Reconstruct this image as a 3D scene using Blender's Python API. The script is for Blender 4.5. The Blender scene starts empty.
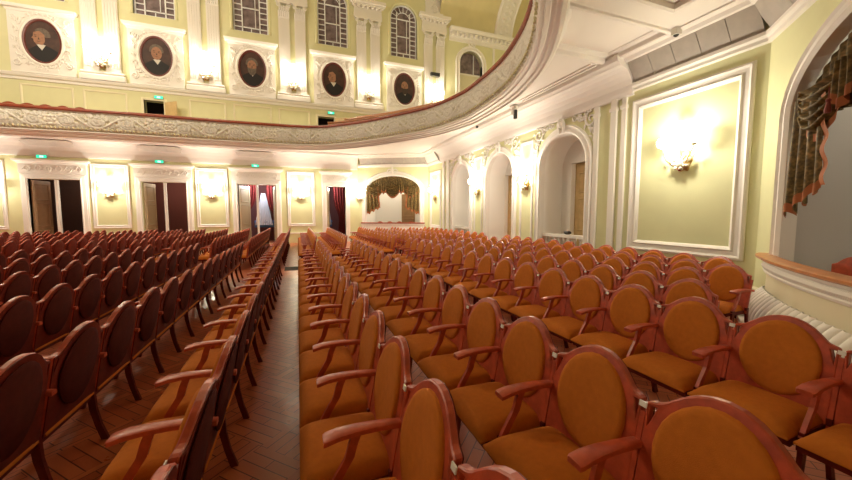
import bpy, bmesh, math, random
import numpy as np
from mathutils import Vector, Matrix
from mathutils.geometry import tessellate_polygon, delaunay_2d_cdt

random.seed(7)
PI = math.pi
scene = bpy.context.scene
COL = scene.collection

# ------------------------------------------------------------------ materials
def new_mat(name):
    m = bpy.data.materials.new(name); m.use_nodes = True
    nt = m.node_tree
    return m, nt, nt.nodes['Principled BSDF']

def simple(name, col, rough=.6, metal=0.0, coat=0.0, spec=.5, noise=0.0, nscale=8.0, bump=0.0, bscale=60.0):
    m, nt, b = new_mat(name)
    b.inputs['Base Color'].default_value = (*col, 1)
    b.inputs['Roughness'].default_value = rough
    b.inputs['Metallic'].default_value = metal
    b.inputs['Coat Weight'].default_value = coat
    b.inputs['Coat Roughness'].default_value = .12
    b.inputs['Specular IOR Level'].default_value = spec
    tc = nt.nodes.new('ShaderNodeTexCoord')
    if noise:
        n = nt.nodes.new('ShaderNodeTexNoise'); n.inputs['Scale'].default_value = nscale
        n.inputs['Detail'].default_value = 4
        r = nt.nodes.new('ShaderNodeValToRGB')
        lo = [max(0, c*(1-noise)) for c in col]; hi = [min(1, c*(1+noise)) for c in col]
        r.color_ramp.elements[0].position = .3; r.color_ramp.elements[1].position = .7
        r.color_ramp.elements[0].color = (*lo, 1); r.color_ramp.elements[1].color = (*hi, 1)
        nt.links.new(tc.outputs['Object'], n.inputs['Vector'])
        nt.links.new(n.outputs['Fac'], r.inputs['Fac'])
        nt.links.new(r.outputs['Color'], b.inputs['Base Color'])
    if bump:
        n2 = nt.nodes.new('ShaderNodeTexNoise'); n2.inputs['Scale'].default_value = bscale
        bp = nt.nodes.new('ShaderNodeBump'); bp.inputs['Strength'].default_value = bump
        bp.inputs['Distance'].default_value = .01
        nt.links.new(tc.outputs['Object'], n2.inputs['Vector'])
        nt.links.new(n2.outputs['Fac'], bp.inputs['Height'])
        nt.links.new(bp.outputs['Normal'], b.inputs['Normal'])
    return m

def emis(name, col, strength):
    m, nt, b = new_mat(name)
    b.inputs['Base Color'].default_value = (*col, 1)
    b.inputs['Emission Color'].default_value = (*col, 1)
    b.inputs['Emission Strength'].default_value = strength
    return m

M = {}
M['yellow'] = simple('pale_yellow_green_plaster', (.73, .73, .42), .7, noise=.03, nscale=2)
M['yellow_up'] = simple('pale_yellow_plaster_upper', (.74, .72, .43), .7, noise=.03, nscale=2)
M['cream'] = simple('cream_plaster', (.80, .74, .52), .7)
M['vault'] = simple('ochre_vault_plaster', (.68, .60, .32), .7, noise=.06, nscale=1)
M['niche'] = simple('bright_white_niche_plaster', (.92, .89, .83), .6)
M['white'] = simple('white_painted_plaster', (.85, .81, .74), .6)
M['soffit'] = simple('white_soffit_plaster', (.83, .78, .73), .7)
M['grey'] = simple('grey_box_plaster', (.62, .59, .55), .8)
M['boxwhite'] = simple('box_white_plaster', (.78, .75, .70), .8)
M['vent'] = simple('grey_perforated_metal', (.42, .38, .33), .55, noise=.08, nscale=5, bump=.3, bscale=200)
M['ventpale'] = simple('pale_grey_perforated_metal', (.58, .53, .47), .55, noise=.06, nscale=5, bump=.3, bscale=200)
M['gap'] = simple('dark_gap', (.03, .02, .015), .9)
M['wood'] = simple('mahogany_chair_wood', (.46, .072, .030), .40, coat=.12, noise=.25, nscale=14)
M['wood_shaded'] = simple('shade_darkened_mahogany', (.13, .013, .006), .5, coat=.0, spec=.2, noise=.25, nscale=14)  # chair mahogany with the shade on rears, legs and seat frames painted in
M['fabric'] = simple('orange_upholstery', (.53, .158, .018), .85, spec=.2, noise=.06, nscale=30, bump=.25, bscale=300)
M['fabric_shaded'] = simple('shade_darkened_brown_upholstery', (.065, .009, .005), .75, spec=.1, noise=.15, nscale=20)  # brown back fabric, darkened further for the shade on the seat backs
M['plate'] = simple('enamel_number_plate', (.85, .83, .80), .3)
M['railwood'] = simple('red_brown_rail_wood', (.33, .062, .022), .4, coat=.3, noise=.2, nscale=6)
M['benchwood'] = simple('orange_bench_wood', (.56, .22, .05), .4, coat=.2, noise=.15, nscale=6)
M['boxwood'] = simple('honey_rail_wood', (.46, .17, .045), .4, coat=.3, noise=.2, nscale=6)
M['doorwood'] = simple('pale_oak_door', (.60, .42, .19), .5, noise=.1, nscale=5)
M['doorcream'] = simple('cream_door_leaf', (.50, .40, .25), .5)
M['tandoor'] = simple('tan_brown_door', (.36, .22, .12), .5, noise=.1, nscale=5)
M['browndoor'] = simple('brown_door', (.28, .16, .07), .5, noise=.1, nscale=5)
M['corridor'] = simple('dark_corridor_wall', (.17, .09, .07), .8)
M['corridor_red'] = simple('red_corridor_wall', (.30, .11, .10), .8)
M['curtain'] = simple('dark_red_curtain', (.20, .016, .014), .8, noise=.15, nscale=6)
M['sheer'] = simple('white_sheer_curtain', (.80, .80, .84), .8)
M['bluepane'] = simple('blue_window_sill_cloth', (.12, .28, .60), .5)
M['brass'] = simple('gilded_brass', (.62, .44, .16), .3, metal=.9)
M['crystal'] = simple('ivory_glass_cup', (.75, .68, .52), .25, coat=.5)
M['redglass'] = simple('red_glass_bead', (.35, .03, .02), .2, coat=.5)
M['globe'] = emis('lit_frosted_globe', (1.0, .90, .70), 14.0)
M['green'] = emis('green_exit_face', (.03, .75, .42), 1.0)
M['greenlight'] = emis('pale_green_exit_mark', (.45, 1.0, .75), 1.2)
M['signbody'] = simple('grey_sign_body', (.2, .22, .2), .5)
M['black'] = simple('black_device_plastic', (.02, .02, .02), .5)
M['whiteplastic'] = simple('white_device_plastic', (.75, .72, .66), .5)
M['canvas'] = simple('dark_brown_canvas', (.055, .022, .014), .6, noise=.4, nscale=3)
M['pframe'] = simple('dark_red_oval_frame', (.14, .03, .02), .4)
M['coat'] = simple('painted_black_coat', (.012, .010, .010), .7)
M['face'] = simple('painted_face', (.33, .165, .095), .7, noise=.2, nscale=9)
M['hairgrey'] = simple('painted_grey_hair', (.13, .10, .075), .7, noise=.3, nscale=12)
M['hairdark'] = simple('painted_dark_hair', (.05, .03, .02), .7)
M['collar'] = simple('painted_white_collar', (.62, .58, .52), .7)
M['darkstrip'] = simple('dark_floor_strip', (.05, .045, .035), .9)
M['muntin'] = simple('white_window_bar', (.88, .90, .93), .5)
M['glassnight'] = simple('night_window_glass', (.19, .145, .16), .18, noise=.5, nscale=3)
M['fringe'] = simple('rust_orange_trim', (.36, .115, .035), .8)
M['tassel'] = simple('rust_red_tassel', (.20, .035, .02), .8)

def brocade():
    m, nt, b = new_mat('olive_gold_brocade')
    tc = nt.nodes.new('ShaderNodeTexCoord')
    v = nt.nodes.new('ShaderNodeTexVoronoi'); v.inputs['Scale'].default_value = 24
    n = nt.nodes.new('ShaderNodeTexNoise'); n.inputs['Scale'].default_value = 14; n.inputs['Detail'].default_value = 5
    mx = nt.nodes.new('ShaderNodeMath'); mx.operation = 'ADD'
    sc_ = nt.nodes.new('ShaderNodeMath'); sc_.operation = 'MULTIPLY'; sc_.inputs[1].default_value = .25
    nt.links.new(v.outputs['Distance'], sc_.inputs[0])
    r = nt.nodes.new('ShaderNodeValToRGB')
    r.color_ramp.elements[0].position = .42; r.color_ramp.elements[1].position = .92
    r.color_ramp.elements[0].color = (.055, .036, .012, 1); r.color_ramp.elements[1].color = (.34, .20, .07, 1)
    e = r.color_ramp.elements.new(.66); e.color = (.14, .092, .028, 1)
    nt.links.new(tc.outputs['Object'], v.inputs['Vector']); nt.links.new(tc.outputs['Object'], n.inputs['Vector'])
    nt.links.new(sc_.outputs[0], mx.inputs[0]); nt.links.new(n.outputs['Fac'], mx.inputs[1])
    nt.links.new(mx.outputs[0], r.inputs['Fac']); nt.links.new(r.outputs['Color'], b.inputs['Base Color'])
    b.inputs['Roughness'].default_value = .65; b.inputs['Specular IOR Level'].default_value = .2
    return m
M['brocade'] = brocade()

def relief_mat():
    m, nt, b = new_mat('relief_plaster_on_pale_yellow')
    a = nt.nodes.new('ShaderNodeAttribute'); a.attribute_name = 'relief'
    r = nt.nodes.new('ShaderNodeValToRGB')
    r.color_ramp.elements[0].position = .10; r.color_ramp.elements[1].position = .45
    r.color_ramp.elements[0].color = (.72, .66, .42, 1); r.color_ramp.elements[1].color = (.88, .84, .74, 1)
    nt.links.new(a.outputs['Fac'], r.inputs['Fac']); nt.links.new(r.outputs['Color'], b.inputs['Base Color'])
    b.inputs['Roughness'].default_value = .7
    return m
M['relief'] = relief_mat()

def parquet():
    m, nt, b = new_mat('herringbone_parquet')
    tc = nt.nodes.new('ShaderNodeTexCoord')
    mp = nt.nodes.new('ShaderNodeMapping'); mp.inputs['Rotation'].default_value = (0, 0, PI/4)
    nt.links.new(tc.outputs['Object'], mp.inputs['Vector'])
    def brick(rot, sc):
        mp2 = nt.nodes.new('ShaderNodeMapping'); mp2.inputs['Rotation'].default_value = (0, 0, rot)
        nt.links.new(mp.outputs['Vector'], mp2.inputs['Vector'])
        br = nt.nodes.new('ShaderNodeTexBrick')
        br.inputs['Scale'].default_value = 1
        br.inputs['Brick Width'].default_value = .42; br.inputs['Row Height'].default_value = .085
        br.inputs['Mortar Size'].default_value = .0035; br.offset = .5
        br.inputs['Color1'].default_value = (.36, .085, .034, 1); br.inputs['Color2'].default_value = (.47, .135, .055, 1)
        br.inputs['Mortar'].default_value = (.07, .02, .01, 1)
        nt.links.new(mp2.outputs['Vector'], br.inputs['Vector'])
        return br
    b1 = brick(0, 1); b2 = brick(PI/2, 1)
    ch = nt.nodes.new('ShaderNodeTexChecker'); ch.inputs['Scale'].default_value = 1/.42
    nt.links.new(mp.outputs['Vector'], ch.inputs['Vector'])
    mix = nt.nodes.new('ShaderNodeMix'); mix.data_type = 'RGBA'
    nt.links.new(ch.outputs['Fac'], mix.inputs['Factor'])
    nt.links.new(b1.outputs['Color'], mix.inputs['A']); nt.links.new(b2.outputs['Color'], mix.inputs['B'])
    n = nt.nodes.new('ShaderNodeTexNoise'); n.inputs['Scale'].default_value = 6; n.inputs['Detail'].default_value = 5
    nt.links.new(tc.outputs['Object'], n.inputs['Vector'])
    mm = nt.nodes.new('ShaderNodeMix'); mm.data_type = 'RGBA'; mm.blend_type = 'MULTIPLY'
    mm.inputs['Factor'].default_value = .5
    nt.links.new(mix.outputs['Result'], mm.inputs['A']); nt.links.new(n.outputs['Color'], mm.inputs['B'])
    hs = nt.nodes.new('ShaderNodeHueSaturation'); hs.inputs['Value'].default_value = 1.25
    nt.links.new(mix.outputs['Result'], hs.inputs['Color'])
    nt.links.new(hs.outputs['Color'], b.inputs['Base Color'])
    mr = nt.nodes.new('ShaderNodeMapRange'); mr.inputs['To Min'].default_value = .22; mr.inputs['To Max'].default_value = .42
    nt.links.new(n.outputs['Fac'], mr.inputs['Value']); nt.links.new(mr.outputs['Result'], b.inputs['Roughness'])
    b.inputs['Specular IOR Level'].default_value = .4
    b.inputs['Coat Weight'].default_value = .06; b.inputs['Coat Roughness'].default_value = .15
    return m
M['floor'] = parquet()

# ------------------------------------------------------------------ mesh builder
class Fr:
    """a wall: origin, direction along the wall (left to right as seen from the room), normal into the room"""
    def __init__(s, o, d):
        l = math.hypot(*d); s.o = o; s.u = (d[0]/l, d[1]/l); s.n = (s.u[1], -s.u[0])
    def __call__(s, u, z, h=0.0):
        return (s.o[0] + s.u[0]*u + s.n[0]*h, s.o[1] + s.u[1]*u + s.n[1]*h, z)
    def matrix(s, u, z, h=0.0):
        p = s(u, z, h)   # local x along the wall, local -y into the room, z up
        return Matrix(((s.u[0], -s.n[0], 0, p[0]), (s.u[1], -s.n[1], 0, p[1]), (0, 0, 1, p[2]), (0, 0, 0, 1)))
ID = Fr((0, 0), (1, 0))                     # u = x, h = -y

def arc(cx, cy, rx, ry, a0, a1, n):
    return [(cx + rx*math.cos(a0 + (a1-a0)*i/n), cy + ry*math.sin(a0 + (a1-a0)*i/n)) for i in range(n+1)]

def offset(path, a, closed=True):
    n = len(path); out = []
    for i in range(n):
        p = Vector(path[i])
        d0 = (p - Vector(path[i-1])) if (closed or i > 0) else None
        d1 = (Vector(path[(i+1) % n]) - p) if (closed or i < n-1) else None
        if d0 is None or d0.length < 1e-9: d0 = d1
        if d1 is None or d1.length < 1e-9: d1 = d0
        d0 = d0.normalized(); d1 = d1.normalized()
        n0 = Vector((-d0.y, d0.x)); n1 = Vector((-d1.y, d1.x))
        k = max(.25, 1 + n0.dot(n1))
        out.append(tuple(p + (n0 + n1)*(a/k)))
    return out

def pip(p, poly):
    c = False; j = len(poly)-1
    for i in range(len(poly)):
        a, b = poly[i], poly[j]
        if (a[1] > p[1]) != (b[1] > p[1]) and p[0] < (b[0]-a[0])*(p[1]-a[1])/(b[1]-a[1]) + a[0]: c = not c
        j = i
    return c
def triangulate(loops):
    if len(loops) == 1: return tessellate_polygon([[Vector((p[0], p[1], 0)) for p in loops[0]]])
    vs, es = [], []
    for l in loops:
        b = len(vs); vs += [Vector((p[0], p[1])) for p in l]; es += [(b+i, b+(i+1) % len(l)) for i in range(len(l))]
    ov, oe, of, orv, ore, orf = delaunay_2d_cdt(vs, es, [], 1, 1e-6)
    out = []
    for f in of:
        c = sum((ov[i] for i in f), Vector((0, 0)))/len(f)
        if pip(c, loops[0]) and not any(pip(c, h) for h in loops[1:]):
            t = [orv[i][0] for i in f if orv[i]]
            if len(t) == 3: out.append(t)
    return out

class MB:
    def __init__(s): s.v = []; s.f = []; s.m = []; s.mi = 0; s.attr = None
    def vert(s, p): s.v.append(tuple(p)); return len(s.v)-1
    def face(s, ids): s.f.append(tuple(ids)); s.m.append(s.mi)
    def box(s, fr, u0, u1, z0, z1, h0, h1):
        i = [s.vert(fr(u, z, h)) for h in (h0, h1) for z in (z0, z1) for u in (u0, u1)]
        for q in ((0, 2, 3, 1), (4, 5, 7, 6), (0, 1, 5, 4), (2, 6, 7, 3), (0, 4, 6, 2), (1, 3, 7, 5)):
            s.face([i[k] for k in q])
        return s
    def plate(s, fr, outer, holes=(), h0=0.0, h1=.1, cham=0.0, fn=None):
        fn = fn or fr
        loops = [list(outer)] + [list(h) for h in holes]
        def area(l): return sum(l[i-1][0]*l[i][1]-l[i][0]*l[i-1][1] for i in range(len(l)))
        if area(loops[0]) < 0: loops[0].reverse()
        for l in loops[1:]:
            if area(l) > 0: l.reverse()
        if cham:
            layers = [([offset(l, cham) for l in loops], h0), (loops, h0+cham), (loops, h1-cham), ([offset(l, cham) for l in loops], h1)]
        else: layers = [(loops, h0), (loops, h1)]
        ids = []
        for ls, h in layers:
            ids.append([[s.vert(fn(p[0], p[1], h)) for p in l] for l in ls])
        for a, b in zip(ids[:-1], ids[1:]):
            for la, lb in zip(a, b):
                n = len(la)
                for i in range(n):
                    j = (i+1) % n
                    s.face((la[i], la[j], lb[j], lb[i]))
        for k, rev in ((0, True), (-1, False)):
            ls = layers[k][0]
            flat = [i for l in ids[k] for i in l]
            tri = triangulate(ls)
            for t in tri:
                t = [flat[i] for i in t]
                s.face(t[::-1] if rev else t)
        return s
    def sweep(s, fn, path, prof, closed=True, cap=True):
        """fn(a,b,c): path in the (a,b) plane, prof = (offset to the left of the path, c)"""
        cols = [offset(path, a, closed) for a, c in prof]
        n = len(path); ids = [[s.vert(fn(cols[k][i][0], cols[k][i][1], prof[k][1])) for k in range(len(prof))] for i in range(n)]
        for i in range(n if closed else n-1):
            j = (i+1) % n
            for k in range(len(prof)-1):
                s.face((ids[i][k], ids[j][k], ids[j][k+1], ids[i][k+1]))
        if not closed and cap:
            s.face(ids[0][::-1]); s.face(ids[-1])
        return s
    def tube(s, pts, r, n=8, flat=1.0, cap=True):
        pts = [Vector(p) for p in pts]; rs = r if isinstance(r, (list, tuple)) else [r]*len(pts)
        ring = []; up = None
        for i, p in enumerate(pts):
            t = (pts[min(i+1, len(pts)-1)] - pts[max(i-1, 0)]).normalized()
            if up is None:
                up = Vector((0, 0, 1)) if abs(t.z) < .9 else Vector((1, 0, 0))
            a = t.cross(up).normalized(); b = a.cross(t).normalized(); up = b
            ring.append([s.vert(p + (a*math.cos(2*PI*k/n) + b*math.sin(2*PI*k/n)*flat)*rs[i]) for k in range(n)])
        for i in range(len(ring)-1):
            for k in range(n):
                j = (k+1) % n
                s.face((ring[i][k], ring[i][j], ring[i+1][j], ring[i+1][k]))
        if cap: s.face(ring[0][::-1]); s.face(ring[-1])
        return s
    def lathe(s, c, prof, n=16):
        ring = [[s.vert((c[0] + r*math.cos(2*PI*k/n), c[1] + r*math.sin(2*PI*k/n), c[2]+z)) for k in range(n)] for r, z in prof]
        for i in range(len(ring)-1):
            for k in range(n):
                j = (k+1) % n
                s.face((ring[i][k], ring[i][j], ring[i+1][j], ring[i+1][k]))
        s.face(ring[0][::-1]); s.face(ring[-1])
        return s
    def ball(s, c, r, n=10, sq=(1, 1, 1)):
        m = max(5, n*2//3)
        prof = [(max(.02, math.sin(PI*i/m)), -math.cos(PI*i/m)) for i in range(m+1)]
        base = len(s.v)
        s.lathe((0, 0, 0), prof, n)
        for i in range(base, len(s.v)):
            v = s.v[i]; s.v[i] = (c[0]+v[0]*r*sq[0], c[1]+v[1]*r*sq[1], c[2]+v[2]*r*sq[2])
        return s
    def grid(s, fn, nu, nv, closed_u=False):
        ids = [[s.vert(fn(i/nu, j/nv)) for j in range(nv+1)] for i in range(nu+1)]
        for i in range(nu):
            for j in range(nv):
                s.face((ids[i][j], ids[i+1][j], ids[i+1][j+1], ids[i][j+1]))
        return s
    def build(s, name, mat, parent=None, smooth=False, loc=None, ang=35, sharp=None):
        me = bpy.data.meshes.new(name)
        me.from_pydata(s.v, [], s.f)
        for mt in (mat if isinstance(mat, (list, tuple)) else [mat]): me.materials.append(mt)
        me.polygons.foreach_set('material_index', s.m)
        bm = bmesh.new(); bm.from_mesh(me)
        bmesh.ops.recalc_face_normals(bm, faces=bm.faces)
        if smooth:
            for f in bm.faces: f.smooth = True
            for e in bm.edges:
                if len(e.link_faces) == 2 and e.calc_face_angle(0) > math.radians(ang): e.smooth = False
        bm.to_mesh(me); bm.free()
        if s.attr is not None:
            at = me.attributes.new('relief', 'FLOAT', 'POINT')
            at.data.foreach_set('value', s.attr)
        me.update()
        return link(name, me, parent, loc)

def link(name, data, parent=None, loc=None):
    o = bpy.data.objects.new(name, data); COL.objects.link(o)
    if parent: o.parent = parent
    if loc: o.location = loc
    return o
def tag(o, label=None, cat=None, group=None, kind=None):
    if label: o['label'] = label
    if cat: o['category'] = cat
    if group: o['group'] = group
    if kind: o['kind'] = kind
    return o
def struct(o, label=None, cat=None): return tag(o, label, cat, None, 'structure')
def empty(name, loc=(0, 0, 0), matrix=None):
    o = bpy.data.objects.new(name, None); COL.objects.link(o); o.empty_display_size = .1
    if matrix is not None: o.matrix_world = matrix
    else: o.location = loc
    return o
def copy_tree(o, parent=None):
    c = o.copy(); COL.objects.link(c); c.parent = parent
    for ch in list(o.children): copy_tree(ch, c)
    return c
ORD = ['zeroth', 'first', 'second', 'third', 'fourth', 'fifth', 'sixth', 'seventh', 'eighth', 'ninth', 'tenth', 'eleventh', 'twelfth',
       'thirteenth', 'fourteenth', 'fifteenth', 'sixteenth', 'seventeenth', 'eighteenth', 'nineteenth']

# ------------------------------------------------------------------ camera
FPX, VX, VY, EYE = 344.0, 298.1, 213.7, 1.70
yaw = math.atan((426-VX)/FPX); pit = math.atan((240-VY)/FPX)
cam = bpy.data.cameras.new('camera'); camo = bpy.data.objects.new('camera', cam); COL.objects.link(camo)
cam.sensor_width = 36.0; cam.lens = FPX/852*36.0; cam.clip_start = .05
camo.location = (0, 0, EYE); camo.rotation_euler = (PI/2 - pit, 0, -yaw)
scene.camera = camo
sy, cy = math.sin(yaw), math.cos(yaw); sp, cp = math.sin(pit), math.cos(pit)
CF, CR, CU = (sy*cp, cy*cp, -sp), (cy, -sy, 0), (sy*sp, cy*sp, cp)
def proj(x, y, z):
    p = (x, y, z-EYE); c = [sum(a*b for a, b in zip(p, q)) for q in (CR, CU, CF)]
    return (426 + FPX*c[0]/c[2], 240 - FPX*c[1]/c[2], c[2]) if c[2] > .05 else None

# ------------------------------------------------------------------ layout
YF = 21.5                                    # far wall
XR = 7.4                                     # right wall
FAR = Fr((0, YF), (1, 0))                    # u = x
RIGHT = Fr((XR, 0), (0, -1))                 # u = -y
C0, C1 = (3.55, YF), (XR, 19.5)
FCH = Fr(C0, (C1[0]-C0[0], C1[1]-C0[1])); FLEN = math.hypot(C1[0]-C0[0], C1[1]-C0[1])
NCH = Fr((XR, 3.55), (-1, -1)); NLEN = 5.4
BAY = [-10.72 + 4.28*i for i in range(5)]
PIL = [-8.58 + 4.28*i for i in range(5)]
ZS = 5.25                                    # underside of the balcony

# floor
fl = MB().box(ID, -22, 11, -.1, 0, 3, -25.5).build('floor', M['floor'])
struct(fl, 'glossy red-brown parquet floor between the seat rows', 'floor')
rn = MB().box(Fr((0, 0), (1, 0)), -.42, .12, 0, .006, -11.0, -11.75).build('floor_strip', M['darkstrip'])  # thin dark strip lying across the aisle floor
tag(rn, 'short dark strip across the narrow parquet aisle', 'floor mat')

# ------------------------------------------------------------------ far wall, lower storey
DOORS = [(BAY[0], .96), (BAY[1]+.02, .97), (BAY[2]+.06, .97), (2.2, .55)]
outer = [(-20, 0), (3.55, 0), (3.55, ZS), (-20, ZS)]
holes = [[(c-w, .001), (c+w, .001), (c+w, 3.32), (c-w, 3.32)] for c, w in DOORS]
fw = MB(); fw.plate(FAR, outer, holes, -.3, 0)
struct(fw.build('wall_far', M['yellow']), 'pale yellow far wall with four tall doorways', 'wall')

def scroll_spiral(mb, fn, cu, cz, r, turns, a0, sgn, rad, h=.02, n=26):
    pts = []; rs = []
    for i in range(n):
        t = i/(n-1); a = a0 + sgn*turns*2*PI*t; rr = r*(1-.88*t)
        pts.append(fn(cu + rr*math.cos(a), cz + rr*math.sin(a), h)); rs.append(rad*(1-.45*t))
    mb.tube(pts, rs, 6)
def leaf(mb, fn, u0, z0, ang, ln, w, h=.025):
    pts = []; rs = []
    for i in range(6):
        t = i/5; pts.append(fn(u0 + ln*t*math.cos(ang + .5*t), z0 + ln*t*math.sin(ang + .5*t), h)); rs.append(max(.004, w*math.sin(PI*(.15+.8*t))))
    mb.tube(pts, rs, 6)
def rinceau(mb, fn, u0, u1, zc, hh, cells, rad):
    w = (u1-u0)/cells
    for i in range(cells):
        cu = u0 + w*(i+.5); sg = 1 if i % 2 == 0 else -1
        scroll_spiral(mb, fn, cu, zc, min(hh, w*.5)*.92, 1.6, -PI/2*sg, sg, rad)
        for k in range(4):
            leaf(mb, fn, cu + w*.32*math.cos(k*1.7), zc + hh*.5*math.sin(k*1.7), k*1.7, hh*.45, rad*1.2)

CASPROF = [(0, 0), (0, .09), (.04, .10), (.07, .07), (.20, .06), (.22, .04), (.25, .04), (.27, 0)]
for i, (c, w) in enumerate(DOORS):
    d = empty('door_%d' % (i+1), (c, YF, 0)); struct(d, ['open far doorway at left end with dark corridor', 'open far doorway showing red corridor wall', 'open far doorway with red curtain and white sheer', 'narrow far doorway beside the curtained box'][i], 'door')
    off = Fr((0, 0), (1, 0))                       # local to the door: u = x - c, h = -(y - YF)
    mb = MB()
    mb.sweep(lambda a, b, h: off(a, b, h), [(-w, 0), (-w, 3.32), (w, 3.32), (w, 0)], [(a, h) for a, h in CASPROF], closed=False)
    mb.box(off, -w-.02, -w+.0, 0, 3.32, -.30, 0).box(off, w, w+.02, 0, 3.32, -.30, 0)
    mb.build('casing', M['white'], d)
    mb = MB(); W2 = w+.27
    mb.box(off, -W2, W2, 3.58, 4.02, 0, .07)
    mb.sweep(lambda a, b, h: (a, -b, h), [(-W2, 0), (-W2, .07), (W2, .07), (W2, 0)], [(0, 4.0), (.03, 4.03), (.05, 4.08), (.13, 4.12), (.15, 4.20), (0, 4.22)], closed=False)
    mb.box(off, -W2, W2, 4.0, 4.22, 0, .075)
    mb.build('overdoor', M['white'], d)
    mb = MB(); rinceau(mb, lambda u, z, h: off(u, z, .07+h*.6), -W2+.12, W2-.12, 3.80, .16, 6 if w > .8 else 4, .022)
    mb.build('overdoor_relief', M['white'], d, smooth=True)
    def leafdoor(name, hinge, ang, lw, mat):
        fr = Fr((hinge, .15), (math.cos(ang), math.sin(ang)))
        m2 = MB(); m2.box(fr, 0, lw, .02, 3.28, -.025, .025)
        for z0, z1 in ((.2, .9), (1.1, 2.2), (2.35, 3.1)):
            for s_ in (-1, 1):
                m2.sweep(lambda a, b, h: fr(a, b, h), [(.12, z0), (lw-.12, z0), (lw-.12, z1), (.12, z1)], [(0, .025*s_), (.02, .045*s_), (.05, .026*s_)])
        lf = m2.build(name, mat, d)
        m3 = MB(); m3.tube([fr(lw-.09, 1.02, .03), fr(lw-.09, 1.02, .08), fr(lw-.2, 1.02, .085)], .012, 6)
        m3.build('door_handle', M['brass'], lf)
    lw = w*.98 if w > .8 else w*1.5
    leafdoor('door_leaf', -w+.03, math.radians(78 if i != 2 else 62), lw, M['doorcream'] if i != 0 else M['tandoor'])
    if w > .8:
        leafdoor('door_leaf', w-.03, math.radians(100), lw, M['doorcream'])
        MB().box(off, -.055, .055, 0, 3.30, -.2, -.06).build('door_post', M['white'], d)

# corridor beyond the doors
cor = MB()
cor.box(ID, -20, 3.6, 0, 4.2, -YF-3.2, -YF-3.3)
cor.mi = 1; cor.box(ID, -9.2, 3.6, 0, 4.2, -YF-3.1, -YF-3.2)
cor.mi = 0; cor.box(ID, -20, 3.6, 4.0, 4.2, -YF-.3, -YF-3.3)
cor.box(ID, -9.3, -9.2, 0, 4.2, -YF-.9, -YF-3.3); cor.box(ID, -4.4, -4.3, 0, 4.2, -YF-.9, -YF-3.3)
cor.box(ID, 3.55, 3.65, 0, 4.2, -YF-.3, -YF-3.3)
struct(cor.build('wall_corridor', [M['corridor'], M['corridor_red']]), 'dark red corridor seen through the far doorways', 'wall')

def curtain_panel(mb, x0, x1, y, z0, z1, gather=None, folds=7, amp=.07):
    def fn(s, t):
        z = z1 + (z0-z1)*t
        k = 1.0
        if gather is not None:
            gz, gx, gk = gather
            k = 1 - (1-gk)*math.exp(-((z-gz)/.8)**2) if z > gz else gk + (1-gk)*.3*min(1, (gz-z)/1.2)
        xc = gather[1] if gather else .5*(x0+x1)
        x = x0 + (x1-x0)*s
        x = xc + (x-xc)*k
        return (x, y + amp*math.sin(2*PI*folds*s)*(.5+.5*t), z)
    mb.grid(fn, folds*8, 22)
for (xa, xb, g, lab) in ((-3.3, -2.28, (1.4, -3.1, .35), 'left dark red curtain tied back in the curtained far doorway'),
                         (-1.75, -.5, (1.2, -.75, .5), 'right dark red curtain hanging in the third far doorway')):
    mb = MB(); curtain_panel(mb, xa, xb, 0, 0.05, 3.6, (g[0], g[1]-xa, g[2]), 7)
    mb.v = [(v[0] if False else v[0], v[1], v[2]) for v in mb.v]
    o = MB(); curtain_panel(o, xa, xb, YF+1.55, .05, 3.6, g, 7)
    cu = o.build('door_curtain', M['curtain'], smooth=True, ang=180); tag(cu, lab, 'curtain', 'red door curtains')
    t_ = MB(); zt = g[0]; t_.tube([(g[1] - .25, YF+1.45, zt), (g[1], YF+1.40, zt-.06), (g[1]+.25, YF+1.45, zt)], .03, 6)
    t_.build('tie_band', M['fringe'], cu)
o = MB(); curtain_panel(o, 2.15, 3.3, YF+1.3, .05, 3.6, (1.3, 2.9, .55), 7)
tag(o.build('door_curtain', M['curtain'], smooth=True, ang=180), 'dark red curtain gathered in the narrow far doorway', 'curtain', 'red door curtains')
for xc, hw, lab in ((-1.95, .50, 'white sheer gathered to a peak in the third far doorway'), (1.72, .35, 'white sheer behind the narrow far doorway')):
    o = MB()
    def fn(s, t, xc=xc, hw=hw):
        wd = hw*(.22 + .78*t**.9)
        return (xc + (s-.5)*2*wd, YF+1.85 + .04*math.sin(2*PI*8*s), 2.95 - 1.95*t)
    o.grid(fn, 60, 14)
    tag(o.build('sheer_curtain', M['sheer'], smooth=True, ang=180), lab, 'curtain', 'white sheers')
    o = MB().box(ID, xc-hw*1.1, xc+hw*1.1, .86, 1.18, -YF-2.0, -YF-2.35)
    for k in range(7):
        x = xc - hw + 2*hw*k/6
        o.lathe((x, YF+1.93, 1.15), [(.05, 0), (.06, .05), (.035, .12), (.01, .16)], 8)
    tag(o.build('covered_table', M['bluepane']), 'blue cloth covered stand under the ' + ('peaked white sheer' if hw > .4 else 'narrow doorway sheer'), 'table')

# wall panel frames (lower, far wall)
FRP = [(0, 0), (0, .035), (.03, .05), (.06, .035), (.11, .03), (.13, .045), (.16, .02), (.17, 0)]
def panel(fr, u0, u1, z0, z1, prof=FRP): return MB().sweep(fr, [(u0, z0), (u1, z0), (u1, z1), (u0, z1)], prof)
tn = [0]
def trim(mb, mat, label=None, smooth=False):
    tn[0] += 1
    return struct(mb.build('trim_%d' % tn[0], mat, smooth=smooth), label, 'trim')
LOWPAN = [(-13.2, 'beyond the leftmost far doorway'), (-8.62, 'between first and second far doorways'), (-4.28, 'between second and third far doorways'), (.22, 'between third and fourth far doorways')]
for c, l in LOWPAN:
    trim(panel(FAR, c-.76, c+.76, .97, 4.13), M['white'], 'white moulded wall panel frame ' + l)
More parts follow.
